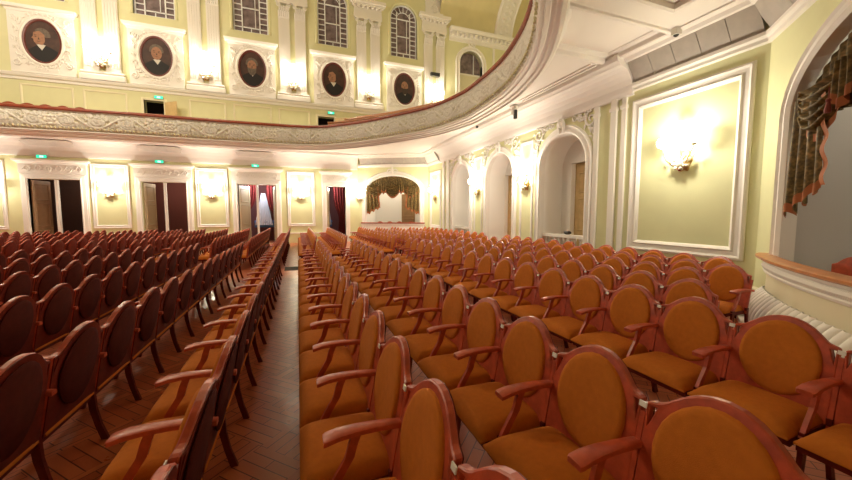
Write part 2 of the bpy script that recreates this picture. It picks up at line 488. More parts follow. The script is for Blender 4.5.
# base: dado line and skirting, cornice cove
DADO = [(0, 0), (.05, 0), (.05, .5), (.07, .52), (.07, .58), (0, .60)]
def MB_cap(segs):
    m_ = MB()
    for a, b in segs: m_.box(FAR, a, b, .53, .61, 0, .085)
    return m_
b_ = MB()
segs = []; x = -20
for c, w in DOORS:
    segs.append((x, c-w-.27)); x = c+w+.27
segs.append((x, 3.55))
for a, b in segs: b_.sweep(lambda a_, b2, h: (a_, YF-b2, h), [(a, 0), (b, 0)], DADO, closed=False)
trim(MB_cap(segs), M['white'], 'thin white cap line along the far plinth')
struct(b_.build('baseboard_far', M['yellow']), 'white plinth along the far wall', 'baseboard')
COVE = [(0, 4.36), (.05, 4.38), (.06, 4.46)] + [(.06 + .42*(1-math.cos(PI/2*t/6)), 4.46 + .66*math.sin(PI/2*t/6)) for t in range(1, 7)] + [(.52, 5.14), (.55, 5.24), (.55, 5.26), (0, 5.26)]
mb = MB().sweep(lambda a, b, h: (a, YF-b, h), [(-20, 0), (3.5, 0)], COVE, closed=False)
trim(mb, M['soffit'], 'white cove under the balcony along the far wall')
for i in range(3):
    c = DOORS[i][0]
    fr = Fr((0, YF), (1, 0)); g = MB()
    g.plate(None, [(-.85, 0), (.85, 0), (.95, .25), (.7, .36), (-.7, .36), (-.95, .25)], [], 0, .03,
            fn=lambda u, z, h, c=c: (c+u, YF - (.16 + z*.8 + h*.4), 4.84 + z*.62 - h*.4))
    tag(g.build('air_grille', M['ventpale']), 'grey shaped air grille in the cove above the %s far doorway' % ORD[i+1], 'vent', 'cove air grilles')

# ------------------------------------------------------------------ boxes (loges)
def arch_path(cu, hw, z0, zs, rise, n=20):
    return [(cu-hw, z0)] + [(cu - hw*math.cos(PI*i/n), zs + rise*math.sin(PI*i/n)) for i in range(n+1)] + [(cu+hw, z0)]
ARCHP = [(.006, -.12), (.006, .05), (-.05, .09), (-.10, .06), (-.17, .055), (-.20, .085), (-.24, .03), (-.26, 0)]
def boxwall(fr, ulen, cu, name, lab, u0=0.0):
    path = arch_path(cu, 1.68, .36, 3.1, .92)
    mb = MB().plate(fr, [(u0, 0), (ulen, 0), (ulen, ZS), (u0, ZS)], [path], -.1, 0)
    struct(mb.build(name, M['yellow']), lab, 'wall')
    t = MB().sweep(fr, path[::-1], ARCHP, closed=False)
    return path, t
fp, t = boxwall(FCH, FLEN, 2.15, 'wall_far_corner', 'pale yellow angled wall holding the far curtained box')
trim(t, M['white'], 'white arch moulding round the far curtained box')
npth, t = boxwall(NCH, NLEN, 2.56, 'wall_near_corner', 'pale yellow angled wall holding the near box')
trim(t, M['white'], 'broad white arch moulding round the near box')

def box_room(fr, cu, name, mat, lab, doorat, zf):
    mb = MB()
    mb.box(fr, cu-2.0, cu+2.0, .02, 4.6, -2.25, -2.35)
    mb.box(fr, cu-2.1, cu-1.70, .02, 4.6, -.1, -2.3); mb.box(fr, cu+1.70, cu+2.1, .02, 4.6, -.1, -2.3)
    mb.box(fr, cu-2.1, cu+2.1, 4.5, 4.6, -.1, -2.3); mb.box(fr, cu-2.1, cu+2.1, .02, zf, -.1, -2.3)
    struct(mb.build(name, mat), lab, 'wall')
    if doorat is not None:
        dd = MB().box(fr, doorat-.45, doorat+.45, .24, 3.0, -2.25, -2.19)
        for z0, z1 in ((.5, 1.4), (1.55, 2.85)):
            dd.sweep(fr, [(doorat-.33, z0), (doorat+.33, z0), (doorat+.33, z1), (doorat-.33, z1)], [(0, -2.19), (.02, -2.165), (.05, -2.188)])
        o = struct(dd.build('door_5', M['browndoor']), 'brown door at the back of the far curtained box', 'door')
        MB().tube([fr(doorat+.35, 1.4, -2.19), fr(doorat+.35, 1.4, -2.12), fr(doorat+.27, 1.4, -2.115)], .012, 6).build('door_handle', M['brass'], o)
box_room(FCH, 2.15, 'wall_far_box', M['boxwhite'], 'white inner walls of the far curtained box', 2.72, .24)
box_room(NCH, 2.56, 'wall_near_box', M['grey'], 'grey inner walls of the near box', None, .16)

def drape(fr, cu, lab):
    d = empty('swagged_drape', matrix=fr.matrix(cu, 3.1, 0)); tag(d, lab, 'drape')
    hw, rise = 1.64, .90
    L = lambda u, z, h: (u, -h, z)
    mb = MB()
    def back(s, t):
        u = -hw + 2*hw*s; top = rise*math.sqrt(max(0, 1-(u/hw)**2)) - .01
        z = top + (-.12-top)*t
        return L(u, z, -.12 + .035*math.sin(2*PI*22*s)*(.4+.6*t))
    mb.grid(back, 176, 6).build('valance', M['brocade'], d, smooth=True, ang=180)
    nsw = 3; sw = 2*hw/nsw
    for k in range(nsw):
        u0 = -hw + sw*k; u1 = u0 + sw
        def ztop(s):
            u = u0 + (u1-u0)*s
            lim = rise*math.sqrt(max(0, 1-(u/(hw*1.001))**2)) - .02
            return min(lim, .34 - .10*math.sin(PI*s))
        def swag(s, t, u0=u0, u1=u1, ztop=ztop):
            sag = math.sin(PI*s)**.8
            z = ztop(s) - t*(.24 + .36*sag)
            pin = (.5 + .5*abs(2*s-1))
            return L(u0 + (u1-u0)*(.5 + (s-.5)*(1 - .12*t)), z, -.02 + .07*sag + .06*math.sin(2*PI*(4.5*t + .35*sag))*(.3+.7*sag))
        sg = MB().grid(swag, 28, 40).build('swag', M['brocade'], d, smooth=True, ang=180)
        fr_ = MB()
        def band(s, t, swag=swag):
            p = swag(s, 1.0); return (p[0], p[1] - .012 + .01*math.sin(40*s), p[2] - .10*t)
        fr_.grid(band, 36, 3).build('trim_band', M['fringe'], sg, smooth=True, ang=180)
    for k in range(nsw+1):
        if k in (0, nsw): continue
        u = -hw + sw*k
        mb = MB()
        def jabot(s, t, u=u):
            a = (s-.5)*2
            return L(u + a*.14*(1+.2*t), .40 - t*(.36 + .14*(1-abs(a))), .05 + .04*math.sin(2*PI*2.5*s))
        jb = mb.grid(jabot, 30, 10).build('jabot', M['brocade'], d, smooth=True, ang=180)
        mb = MB()
        mb.grid(lambda s, t, u=u: (jabot(s, 1.0)[0], jabot(s, 1.0)[1]-.008, jabot(s, 1.0)[2] - .12*t + .03), 30, 3).build('trim_band', M['fringe'], jb, smooth=True, ang=180)
    for sg_ in (-1, 1):
        def tail(s, t, sg_=sg_):
            ue = hw - .0 - s*(.66 + .12*t)
            ln = 1.64 - .40*s - .06*math.sin(2*PI*3*s)
            return L(sg_*ue, .20 - t*ln, .015 + .05*math.sin(2*PI*3.5*s)*(.4+.6*t))
        tl = MB().grid(tail, 42, 24).build('tail', M['brocade'], d, smooth=True, ang=180)
        MB().grid(lambda s, t: (tail(s, 1)[0], tail(s, 1)[1]-.006, tail(s, 1)[2] + .10 - .13*t), 42, 3).build('trim_band', M['fringe'], tl, smooth=True, ang=180)
        MB().grid(lambda s, t: (tail(1, t)[0] - sg_*.09*s, tail(1, t)[1] - .01 - .02*math.sin(22*t), tail(1, t)[2]), 4, 30).build('edge_ruffle', M['fringe'], tl, smooth=True, ang=180)
        mb = MB(); mb.lathe((sg_*(hw-.03)*.34, -.16, -.12), [(.005, .2), (.006, .07), (.022, .06), (.026, .04), (.018, .03), (.032, -.07), (.03, -.10)], 10)
        mb.build('tassel', M['tassel'], d, smooth=True)
drape(FCH, 2.15, 'olive brocade swag drape in the arched far corner box')
drape(NCH, 2.56, 'olive brocade swag drape with rust trim in the near box')

# far box parapet rail
def parapet(fr, cu, hw, bulge, n=28):
    return [(cu - hw + 2*hw*i/n, bulge*math.sin(PI*i/n)**.7) for i in range(n+1)]
pp = parapet(FCH, 2.15, 1.98, .12)
fx = lambda a, b, c: FCH(a, c, b)
pr = MB().sweep(fx, pp, [(0, .55), (.03, .55), (.03, 1.0), (.09, 1.03), (.09, 1.08), (0, 1.1), (-.1, 1.1)], closed=False)
struct(pr.build('wall_far_box_parapet', M['white']), 'white parapet below the far curtained box', 'wall')
rl = MB().sweep(fx, pp, [(-.16, 1.10), (-.16, 1.17), (.10, 1.17), (.12, 1.14), (.10, 1.10), (-.16, 1.10)], closed=False)
tag(rl.build('box_rail', M['railwood']), 'dark red-brown hand rail of the far curtained box', 'rail')

# near box: bombe parapet
pp2 = parapet(NCH, 2.56, 2.06, .32, 60)
nx = lambda a, b, c: NCH(a, c, b)
npar = empty('wall_near_box_parapet', (0, 0, 0)); struct(npar, 'bulging white and yellow parapet of the near box', 'wall')
MB().sweep(nx, pp2, [(0, .50), (.02, .52), (.015, .78), (.03, .80)], closed=False).build('yellow_band', M['cream'], npar, smooth=True)
mb = MB().sweep(nx, pp2, [(.02, .79), (.05, .80), (.06, .83), (.045, .85), (.045, .95), (.075, .965), (.085, 1.0), (-.05, 1.005)], closed=False)
mb.build('frieze_moulding', M['white'], npar)
mb = MB(); op = offset(pp2, .055, False)
for i in range(0, len(op)-1):
    for k in range(3):
        t = k/3; u = op[i][0]*(1-t)+op[i+1][0]*t; h = op[i][1]*(1-t)+op[i+1][1]*t
        mb.tube([nx(u-.016, h-.004, .855), nx(u+.004, h+.010, .90), nx(u+.016, h-.004, .945)], [.010, .022, .008], 5)
mb.build('frieze_leaves', M['white'], npar, smooth=True)
mb = MB()
def flare(s, t):
    n = len(pp2)-1; x = s*n; i = min(n-1, int(x)); f = x-i
    u = pp2[i][0]*(1-f)+pp2[i+1][0]*f; h = pp2[i][1]*(1-f)+pp2[i+1][1]*f
    z = .545*(1-t)
    rib = abs(math.sin(PI*x*.5))**.6
    o_ = .02 + .20*math.sin(PI/2*min(1, t*1.15))**.9 +   .06*rib*math.sin(PI*min(1, t+.12))**.5
    q = (u - 2.56)/2.14
    return NCH(u + .12*q*t, z, h + o_)
mb.grid(flare, 420, 14).build('fluted_base', M['white'], npar, smooth=True, ang=180)
MB().sweep(nx, [(p[0]*1.0 + (p[0]-2.56)*.06, p[1]) for p in pp2], [(.05, 0), (.30, 0), (.30, .07), (.24, .09), (.05, .1)], closed=False).build('plinth', M['white'], npar)
rl = MB().sweep(nx, [(p[0] + (p[0]-2.56)*.03, p[1]) for p in pp2], [(-.10, 1.005), (-.10, 1.05), (-.07, 1.07), (.11, 1.07), (.14, 1.055), (.14, 1.025), (.11, 1.005), (-.10, 1.005)], closed=False)
tag(rl.build('box_rail', M['boxwood'], smooth=True, ang=30), 'honey brown curved hand rail on the bulging near box', 'rail')

# near box wall, dado on angled and right walls
for fr, u0, u1, nm, lb in ((NCH, 0, .42, 'baseboard_near_corner', 'low skirting on the angled near wall'), (RIGHT, -6.25, -3.55, 'baseboard_right', 'tall cream skirting under the wall panel with the near sconce'),):
    mb = MB().sweep(lambda a, b, h, fr=fr: fr(a, h, b), [(u0, 0), (u1, 0)], [(0, 0), (.03, 0), (.03, .36), (.06, .38), (.06, .43), (0, .45)], closed=False)
    struct(mb.build(nm, M['cream']), lb, 'baseboard')
mb = MB().sweep(lambda a, b, h: FCH(a, h, b), [(0, 0), (FLEN, 0)], DADO, closed=False)
struct(mb.build('baseboard_far_corner', M['white']), 'white plinth below the far curtained box', 'baseboard')

# ------------------------------------------------------------------ right wall with three niches
ARC = [(15.03, .93), (11.71, .92), (8.30, .93)]
ZSP = 3.12
outer = [(-19.5, 0), (-3.55, 0), (-3.55, ZS), (-19.5, ZS)]
holes = []
for y, r in ARC:
    holes.append([(-y-r, .02)] + [(-y - r*math.cos(PI*i/20), ZSP + r*math.sin(PI*i/20)) for i in range(21)] + [(-y+r, .02)])
rw = MB().plate(RIGHT, outer, holes, -.12, 0)
struct(rw.build('wall_right', M['yellow']), 'pale yellow right wall with three arched niches', 'wall')
ARCP2 = [(.006, -.13), (.006, .04), (-.04, .07), (-.09, .05), (-.16, .05), (-.20, .07), (-.24, 0)]
NICHE_D = .85
for k, (y, r) in enumerate(ARC):
    nm = ['farthest', 'middle', 'nearest'][k]
    path = [(-y-r, 0)] + [(-y - r*math.cos(PI*i/20), ZSP + r*math.sin(PI*i/20)) for i in range(21)] + [(-y+r, 0)]
    trim(MB().sweep(RIGHT, path[::-1], ARCP2, closed=False), M['white'], 'white arch moulding of the %s wall niche' % nm)
    mb = MB()                                               # niche lining: jambs and vault
    ids = [[mb.vert(RIGHT(p[0], p[1], h)) for p in path] for h in (-.115, -NICHE_D)]
    for i in range(len(path)-1): mb.face((ids[0][i], ids[0][i+1], ids[1][i+1], ids[1][i]))
    dy = [-.2, -.38, 0.0][k]
    mb.plate(RIGHT, [(-y-r-.1, 0), (-y+r+.1, 0), (-y+r+.1, 4.3), (-y-r-.1, 4.3)], [[(-y+dy-.52, .01), (-y+dy+.52, .01), (-y+dy+.52, 3.3), (-y+dy-.52, 3.3)]], -NICHE_D-.3, -NICHE_D)
    struct(mb.build('wall_niche', M['niche'], smooth=True), 'white lining of the %s arched niche' % nm, 'wall')
    dd = empty('door_%d' % (6+k), RIGHT(-y+dy, 0, -NICHE_D-.2)); struct(dd, 'pale oak door inside the %s niche' % nm, 'door')
    m2 = MB(); LF = Fr((0, 0), (0, -1))
    m2.box(LF, -.52, .52, .01, 3.3, -.03, .03)
    for z0, z1 in ((.2, 1.0), (1.15, 2.2), (2.35, 3.0)):
        m2.sweep(LF, [(-.38, z0), (.38, z0), (.38, z1), (-.38, z1)], [(0, .03), (.02, .05), (.06, .032)])
    m2.build('door_leaf', M['doorwood'], dd)
    MB().tube([LF(.42, 1.05, .03), LF(.42, 1.05, .08), LF(.32, 1.05, .085)], .012, 6).build('door_handle', M['brass'], dd)
    if k != 1:                                             # little balustrade across the niche
        bal = empty('niche_balustrade', RIGHT(-y, 0, -.2)); tag(bal, 'white balustrade across the %s arched niche' % nm, 'balustrade', 'niche balustrades')
        MB().box(LF, -r+.01, r-.01, .98, 1.07, -.10, .12).build('top_rail', M['white'], bal)
        MB().box(LF, -r+.01, r-.01, 0, .35, -.08, .08).build('base_rail', M['white'], bal)
        for j in range(9):
            yy = -r + .12 + j*(2*r-.24)/8
            MB().lathe(LF(yy, .35, 0), [(.05, 0), (.05, .05), (.028, .08), (.06, .24), (.05, .34), (.026, .52), (.048, .58), (.05, .63)], 10).build('baluster', M['white'], bal, smooth=True)
bg = MB(); bg.grid(lambda s, t: RIGHT(-8.2 + .14*math.cos(2*PI*s)*math.sin(PI*t), 1.07 + .06*(1-math.cos(PI*t)), -.19 + .08*math.sin(2*PI*s)*math.sin(PI*t)), 14, 8)
tag(bg.build('cloth_bag', M['black'], smooth=True), 'small black bag lying on the nearest niche balustrade', 'bag')

# spandrel scrolls and pilaster strips of the arcade
for k, (y, r) in enumerate(ARC):
    mb = MB(); fn = lambda u, z, h: RIGHT(u, z, h)
    for sg in (-1, 1):
        cu = -y + sg*(r+.12)
        scroll_spiral(mb, fn, cu, 4.22, .22, 1.5, PI/2 if sg > 0 else PI/2, sg, .035)
        scroll_spiral(mb, fn, cu - sg*.38, 4.36, .13, 1.4, 0, -sg, .028)
        scroll_spiral(mb, fn, cu + sg*.12, 3.86, .12, 1.4, PI, -sg, .028)
        scroll_spiral(mb, fn, cu + sg*.02, 4.02, .09, 1.3, PI, sg, .024); scroll_spiral(mb, fn, cu - sg*.62, 4.38, .08, 1.3, 0, sg, .022); scroll_spiral(mb, fn, cu + sg*.16, 3.66, .08, 1.3, 0, sg, .022)
        for j in range(5): leaf(mb, fn, cu + sg*(.06+.03*(j % 2)), 3.5 + .11*j, PI/2 + .6*(-1)**j, .15, .028); leaf(mb, fn, cu - sg*(.1+.12*j), 4.28 + .05*(j % 2), PI/2 + .7*(-1)**j, .13, .026)
        for j in range(7): leaf(mb, fn, cu + .2*math.cos(j*.9), 4.2 + .2*math.sin(j*.9), j*.9+.4, .14, .03)
        for j in range(3): leaf(mb, fn, cu - sg*(.2+.12*j), 4.30 + .03*j, 1.2+j, .14, .03)
    mb.tube([fn(-y-.08, 4.06, .05), fn(-y-.10, 4.3, .09), fn(-y-.05, 4.48, .1)], [.05, .06, .03], 6)
    mb.tube([fn(-y+.08, 4.06, .05), fn(-y+.10, 4.3, .09), fn(-y+.05, 4.48, .1)], [.05, .06, .03], 6)
    mb.ball(fn(-y, 4.3, .09), .09, 10)
    trim(mb, M['white'], 'white plaster scrolls over the %s wall niche' % ['farthest', 'middle', 'nearest'][k], smooth=True)
for pi_, (a, b, z0, z1, h) in enumerate(((6.98, 7.12, 0, 4.5, .05), (6.44, 6.60, 0, 4.5, .06), (6.18, 6.30, 0, 4.5, .05), (16.4, 16.7, 0, 4.5, .06), (17.0, 17.2, 0, 4.5, .06))):
    trim(MB().box(RIGHT, -b, -a, z0, z1, 0, h).box(RIGHT, -b-.03, -a+.03, 0, .4, 0, h+.03).box(RIGHT, -b-.02, -a+.02, 4.2, 4.28, 0, h+.03), M['white'],
         'white pilaster strip on the right wall, ' + ['first left of the nearest niche spandrel', 'wide one left of the near panel', 'slim one left of the near panel', 'right of the farthest niche', 'left of the farthest niche'][pi_].replace('left of the nearest niche spandrel', 'beside the nearest niche'))
for c in (9.98, 13.37):
    trim(MB().sweep(RIGHT, [(-c-.36, .55), (-c+.36, .55), (-c+.36, 4.15), (-c-.36, 4.15)], [(0, 0), (0, .03), (.04, .04), (.09, .02), (.10, 0)]), M['white'], 'slim white frame between niches on the right wall')
trim(panel(RIGHT, -6.02, -3.72, .86, 4.30, [(0, 0), (0, .04), (.04, .06), (.08, .04), (.15, .035), (.18, .06), (.22, .03), (.24, 0)]), M['white'], 'large white moulded panel frame around the near sconce')
trim(panel(RIGHT, -19.1, -17.5, .9, 4.1), M['white'], 'white moulded panel frame beside the far curtained box')
# cornice of the arcade with its return
ARCOR = [(0, 4.45), (.05, 4.47), (.07, 4.56)] + [(.07 + .40*(1-math.cos(PI/2*t/6)), 4.56 + .5*math.sin(PI/2*t/6)) for t in range(1, 7)] + [(.50, 5.10), (.56, 5.14), (.58, 5.22), (.58, 5.26), (0, 5.26)]
trim(MB().sweep(lambda a, b, h: RIGHT(a, h, b), [(-17.6, 0), (-6.02, 0)], ARCOR, closed=False), M['soffit'], 'white coved cornice above the three niches')
mb = MB().sweep(lambda a, b, h: RIGHT(a, h, b), [(-6.02, 0), (-3.55, 0)], [(0, 4.52), (.05, 4.54), (.05, 4.60), (.09, 4.64), (.09, 4.70), (0, 4.72)], closed=False)
mb.sweep(lambda a, b, h: NCH(a, h, b), [(0, 0), (NLEN, 0)], [(0, 4.52), (.05, 4.54), (.05, 4.60), (.09, 4.64), (.09, 4.70), (0, 4.72)], closed=False)
trim(mb, M['white'], 'white moulding below the grey air grilles at right')
mb = MB().sweep(lambda a, b, h: FCH(a, h, b), [(0, 0), (FLEN, 0)], [(0, 4.5), (.05, 4.52), (.09, 4.6), (.09, 4.68), (0, 4.7)], closed=False)
mb.sweep(lambda a, b, h: FCH(a, h, b), [(0, 0), (FLEN, 0)], [(.30, 5.02), (.36, 5.04), (.42, 5.14), (.50, 5.18), (.50, 5.26), (.30, 5.26)], closed=False)
mb.sweep(lambda a, b, h: RIGHT(a, h, b), [(-19.5, 0), (-17.6, 0)], [(0, 4.5), (.05, 4.52), (.09, 4.6), (.09, 4.7), (.3, 5.02), (.36, 5.04), (.42, 5.14), (.50, 5.18), (.50, 5.26)], closed=False)
trim(mb, M['white'], 'white mouldings framing the far grey air grille')
mb = MB().sweep(lambda a, b, h: RIGHT(a, h, b), [(-6.02, 0), (-3.5, 0)], [(.28, 5.12), (.34, 5.14), (.38, 5.2), (.5, 5.22), (.5, 5.26), (.28, 5.26)], closed=False)
mb.sweep(lambda a, b, h: NCH(a, h, b), [(.05, 0), (NLEN, 0)], [(.28, 5.12), (.34, 5.14), (.38, 5.2), (.5, 5.22), (.5, 5.26), (.28, 5.26)], closed=False)
trim(mb, M['soffit'], 'white soffit edge above the grey air grilles at right')
# keystone ornament of the far box
mb = MB(); mb.ball(FCH(2.15, 4.2, .1), .14, 10); scroll_spiral(mb, FCH, 1.95, 4.25, .16, 1.3, 0, 1, .04, .06); scroll_spiral(mb, FCH, 2.35, 4.25, .16, 1.3, PI, -1, .04, .06); mb.tube([FCH(2.15, 4.2, .1), FCH(2.15, 4.45, .1), FCH(2.15, 4.62, .05)], [.1, .07, .02], 6)
trim(mb, M['white'], 'white plaster keystone over the far curtained box', smooth=True)

def grille(fr, u0, u1, n, z0, z1, h0, h1, lab):
    g = empty('air_grille', fr((u0+u1)/2, z0, h0)); tag(g, lab, 'vent', 'long grey air grilles')
    o = g.location
    for i in range(n):
        a = u0 + (u1-u0)*i/n + .006; b = u0 + (u1-u0)*(i+1)/n - .006
        mb = MB()
        q = [fr(a, z0, h0), fr(b, z0, h0), fr(b, z1, h1), fr(a, z1, h1)]
        q2 = [fr(a, z0-.01, h0-.03), fr(b, z0-.01, h0-.03), fr(b, z1+.02, h1-.03), fr(a, z1+.02, h1-.03)]
        ids = [mb.vert((p[0]-o.x, p[1]-o.y, p[2]-o.z)) for p in q+q2]
        for f in ((0, 1, 2, 3), (7, 6, 5, 4), (0, 4, 5, 1), (1, 5, 6, 2), (2, 6, 7, 3), (3, 7, 4, 0)): mb.face([ids[k] for k in f])
        mb.build('grille_panel', M['vent'], g)
grille(RIGHT, -6.0, -3.62, 5, 4.72, 5.14, .04, .30, 'grey panelled air grille above the near sconce panel')
grille(NCH, .06, 4.2, 6, 4.72, 5.14, .04, .30, 'grey panelled air grille above the near box arch')
grille(FCH, .15, FLEN-.1, 6, 4.70, 5.03, .04, .30, 'grey air grille above the far curtained box')

# ------------------------------------------------------------------ balcony
TOP = [(-20, 19.3), (-15, 19.3), (-11.2, 19.25), (-8.55, 19.1), (-6.05, 19.0), (-3.15, 18.98), (.68, 18.64), (2.75, 17.1), (4.17, 15.2), (5.23, 13.5), (5.72, 11.75), (5.78, 10.6), (5.62, 8.75), (5.22, 7.3), (4.75, 6.25), (4.15, 5.3), (3.45, 4.4), (2.5, 3.4), (1.1, 2.5), (-1.3, 1.9), (-6, 1.6), (-12, 1.6)]
BOT = TOP
def catmull(pts, n):
    out = []
    P = [pts[0]] + list(pts) + [pts[-1]]
    for i in range(1, len(P)-2):
        p0, p1, p2, p3 = [np.array(P[i+k-1], float) for k in range(4)]
        for j in range(n):
            t = j/n
            out.append(tuple(.5*((2*p1) + (-p0+p2)*t + (2*p0-5*p1+4*p2-p3)*t*t + (-p0+3*p1-3*p2+p3)*t**3)))
    out.append(tuple(pts[-1])); return out
NB = 14
bot = catmull(BOT, NB); top = catmull(TOP, NB)
bal = empty('balcony', (0, 0, 0)); struct(bal, 'white curved balcony front with plaster ornament sweeping overhead', 'balcony')
ZT, ZO = 5.96, 5.20
# relief band: rinceau height field on a lofted grid
nb = len(bot); ii = list(range(0, nb))
def loft(x, z):
    i = min(nb-2, int(x)); f = x-i
    k = (z-5.0)/(6.05-5.0)
    b = [bot[i][c]*(1-f)+bot[i+1][c]*f for c in (0, 1)]; t = [top[i][c]*(1-f)+top[i+1][c]*f for c in (0, 1)]
    return (b[0]*(1-k)+t[0]*k, b[1]*(1-k)+t[1]*k)
xs = []; lens = []; acc = 0; prev = None
STEP = .03
fine = [i*.02 for i in range(int((nb-1)/.02))]
nxt = 0
for x in fine:
    p = loft(x, 5.6)
    if prev is not None: acc += math.hypot(p[0]-prev[0], p[1]-prev[1])
    prev = p
    if acc >= nxt: xs.append(x); lens.append(acc); nxt += STEP
NV = 28
S = np.array(lens)[:, None]; T = (np.linspace(0, 1, NV+1)[None, :]*(ZT-ZO))
Hh = ZT-ZO
cell = 1.05; H = np.zeros((len(xs), NV+1))
def bump(d, w): return np.clip(1-(d/w)**2, 0, 1)
ph = S % (2*cell); ci = np.floor(S/cell)
lu = (S % cell) - cell/2; sg = np.where(ci % 2 == 0, 1, -1)
lv = (T - Hh/2)*sg
r = np.hypot(lu, lv*1.35); th = np.arctan2(lv*1.35, lu)
sp_ = (r/(.085) - th/(2*PI)) % 1.0
H = np.maximum(H, bump(np.minimum(sp_, 1-sp_)*.085*1.6, .045)*(r < .34))
H = np.maximum(H, bump(r, .07))
wave = Hh/2 + .26*np.sin(PI*S/cell)
H = np.maximum(H, bump(np.abs(T-wave), .05)*.9)
for cu_, cv_, rr_, sg_ in ((.5, .5, .30, 1), (0, .24, .16, -1), (0, .78, .16, 1), (.27, .16, .10, 1), (.73, .86, .10, -1), (.27, .86, .10, -1), (.73, .16, .10, 1)):
    lu2 = ((S/cell - cu_ + .5) % 1.0 - .5)*cell; lv2 = (T - Hh*cv_)*sg
    r2 = np.hypot(lu2, lv2); th2 = np.arctan2(lv2, lu2); pt = rr_*.36
    q = (r2/pt - sg_*th2/(2*PI)) % 1.0
    H = np.maximum(H, bump(np.minimum(q, 1-q)*pt*1.7, pt*.55)*(r2 < rr_)*.9)
    H = np.maximum(H, .75*bump(r2, rr_*.25))
    H = np.maximum(H, .6*(np.abs(np.sin(5*th2 + 9*r2)) > .72)*(r2 > rr_)*(r2 < rr_*1.45))
med = np.abs((S % (4*cell)) - 2*cell)
cr = np.hypot(med, (T-Hh/2)); H = np.where(cr < .30, .55 + .45*np.cos(cr*38)*np.cos(5*np.arctan2(T-Hh/2, med)), H)
edge = np.minimum(T, Hh-T); H = H*np.clip(edge/.03, 0, 1)
mb = MB(); vid = []; att = []
for i, x in enumerate(xs):
    col = []
    pa, pb = loft(max(0, x-.05), 5.6), loft(min(nb-1.001, x+.05), 5.6)
    d = Vector((pb[0]-pa[0], pb[1]-pa[1])).normalized(); n = Vector((d.y, -d.x))
    if i == 0: sgn = 1 if n.y < 0 else -1
    n = n*sgn
    for j in range(NV+1):
        z = ZO + (ZT-ZO)*j/NV; p = loft(x, z); hgt = .085*float(H[i, j]) + .05*math.sin(PI*j/NV)
        col.append(mb.vert((p[0]+n.x*hgt, p[1]+n.y*hgt, z))); att.append(float(H[i, j]))
    vid.append(col)
for i in range(len(xs)-1):
    for j in range(NV): mb.face((vid[i][j], vid[i+1][j], vid[i+1][j+1], vid[i][j+1]))
mb.attr = att
mb.build('relief_band', M['relief'], bal, smooth=True, ang=180)
def band(name, zr, prof, mat, smooth=False):
    path = [loft(min(nb-1.001, i), zr) for i in range(nb)]
    m_ = MB().sweep(lambda a, b, c: (a, b, c), path, [(-o_*sgnp, z) for o_, z in prof], closed=False)
    return m_.build(name, mat, bal, smooth=smooth, ang=40)
sgnp = 1
band('base_moulding', 5.1, [(-.42, 5.27), (-.42, 5.02), (-.38, 4.97), (-.31, 4.96), (-.29, 5.01), (-.23, 5.02), (-.21, 5.07), (-.15, 5.08), (-.13, 5.05), (-.06, 5.05), (-.04, 5.09), (.03, 5.10), (.06, 5.14), (.05, 5.18), (.01, 5.20), (-.05, 5.22)], M['white'])
band('ledge_moulding', 5.98, [(-.12, 5.94), (.03, 5.94), (.06, 5.97), (.06, 6.0), (-.12, 6.0)], M['white'])
band('rail', 6.05, [(-.24, 6.0), (-.24, 6.10), (.08, 6.115), (.13, 6.09), (.14, 6.02), (.11, 5.995), (-.24, 6.0)], M['railwood'])
mb = MB()                                                     # leaf moulding under the relief
for i in range(0, len(xs), 5):
    if loft(xs[i], 5.2)[1] < 3.5 and loft(xs[i], 5.2)[0] < 2.5: break
    pa, pb = loft(max(0, xs[i]-.05), 5.2), loft(xs[i]+.05, 5.2)
    d = Vector((pb[0]-pa[0], pb[1]-pa[1])).normalized(); n = Vector((d.y, -d.x)); p = loft(xs[i], 5.24)
    mb.tube([(p[0]+n.x*.03, p[1]+n.y*.03, 5.34), (p[0]+n.x*.085, p[1]+n.y*.085, 5.29), (p[0]+n.x*.10+d.x*.04, p[1]+n.y*.10+d.y*.04, 5.245)], [.035, .04, .02], 5)
mb.build('leaf_moulding', M['relief'], bal, smooth=True)
# inner face of the parapet and deck, soffit with coffers
inner = [(p[0], p[1]) for p in bot[:]]
wallpts = [(-12, -2.5), (9.2, -2.5), (9.2, YF+.05), (-20, YF+.05)]
def curve_x(y):
    best = min((abs(p[1]-y), p[0]) for p in bot if p[0] > 1.0); return best[1]
def coffer(y0, y1, x1, m=.52):
    ys = [y0 + (y1-y0)*i/6 for i in range(7)]
    return [(curve_x(y)+m, y) for y in ys] + [(x1, y1), (x1, y0)]
coffers = [coffer(4.95, 6.35, 6.88), coffer(2.75, 4.35, 6.6 if False else 6.2)]
cof_far = []
sof = MB(); sof.plate(None, inner + wallpts, coffers, ZS, ZS+.14, fn=lambda a, b, c: (a, b, c))
for cf in coffers: sof.plate(None, offset(cf, -.05) if False else cf, [], ZS+.12, ZS+.16, fn=lambda a, b, c: (a, b, c))
struct(sof.build('ceiling_under_balcony', M['soffit']), 'white coffered ceiling under the balcony', 'ceiling')
for cf in coffers:
    ar = sum(cf[i-1][0]*cf[i][1]-cf[i][0]*cf[i-1][1] for i in range(len(cf)))
    pth = cf if ar > 0 else cf[::-1]
    mb = MB().sweep(lambda a, b, c: (a, b, c), pth, [(-.10, ZS), (-.09, ZS-.04), (-.04, ZS-.05), (.006, ZS-.03), (.006, ZS+.06), (.07, ZS+.07), (.12, ZS+.10), (.13, ZS+.13)])
    trim(mb, M['soffit'], 'white coffer moulding over the right seats')
for x_, y0, y1 in ((6.62, 6.55, 9.4), (6.76, 6.55, 9.4), (6.95, 4.85, 5.6), (6.95, 5.65, 6.42)):
    trim(MB().box(ID, x_-.03, x_+.03, ZS-.035, ZS+.01, -y0, -y1), M['soffit'], 'thin white ceiling fillet parallel to the right wall')
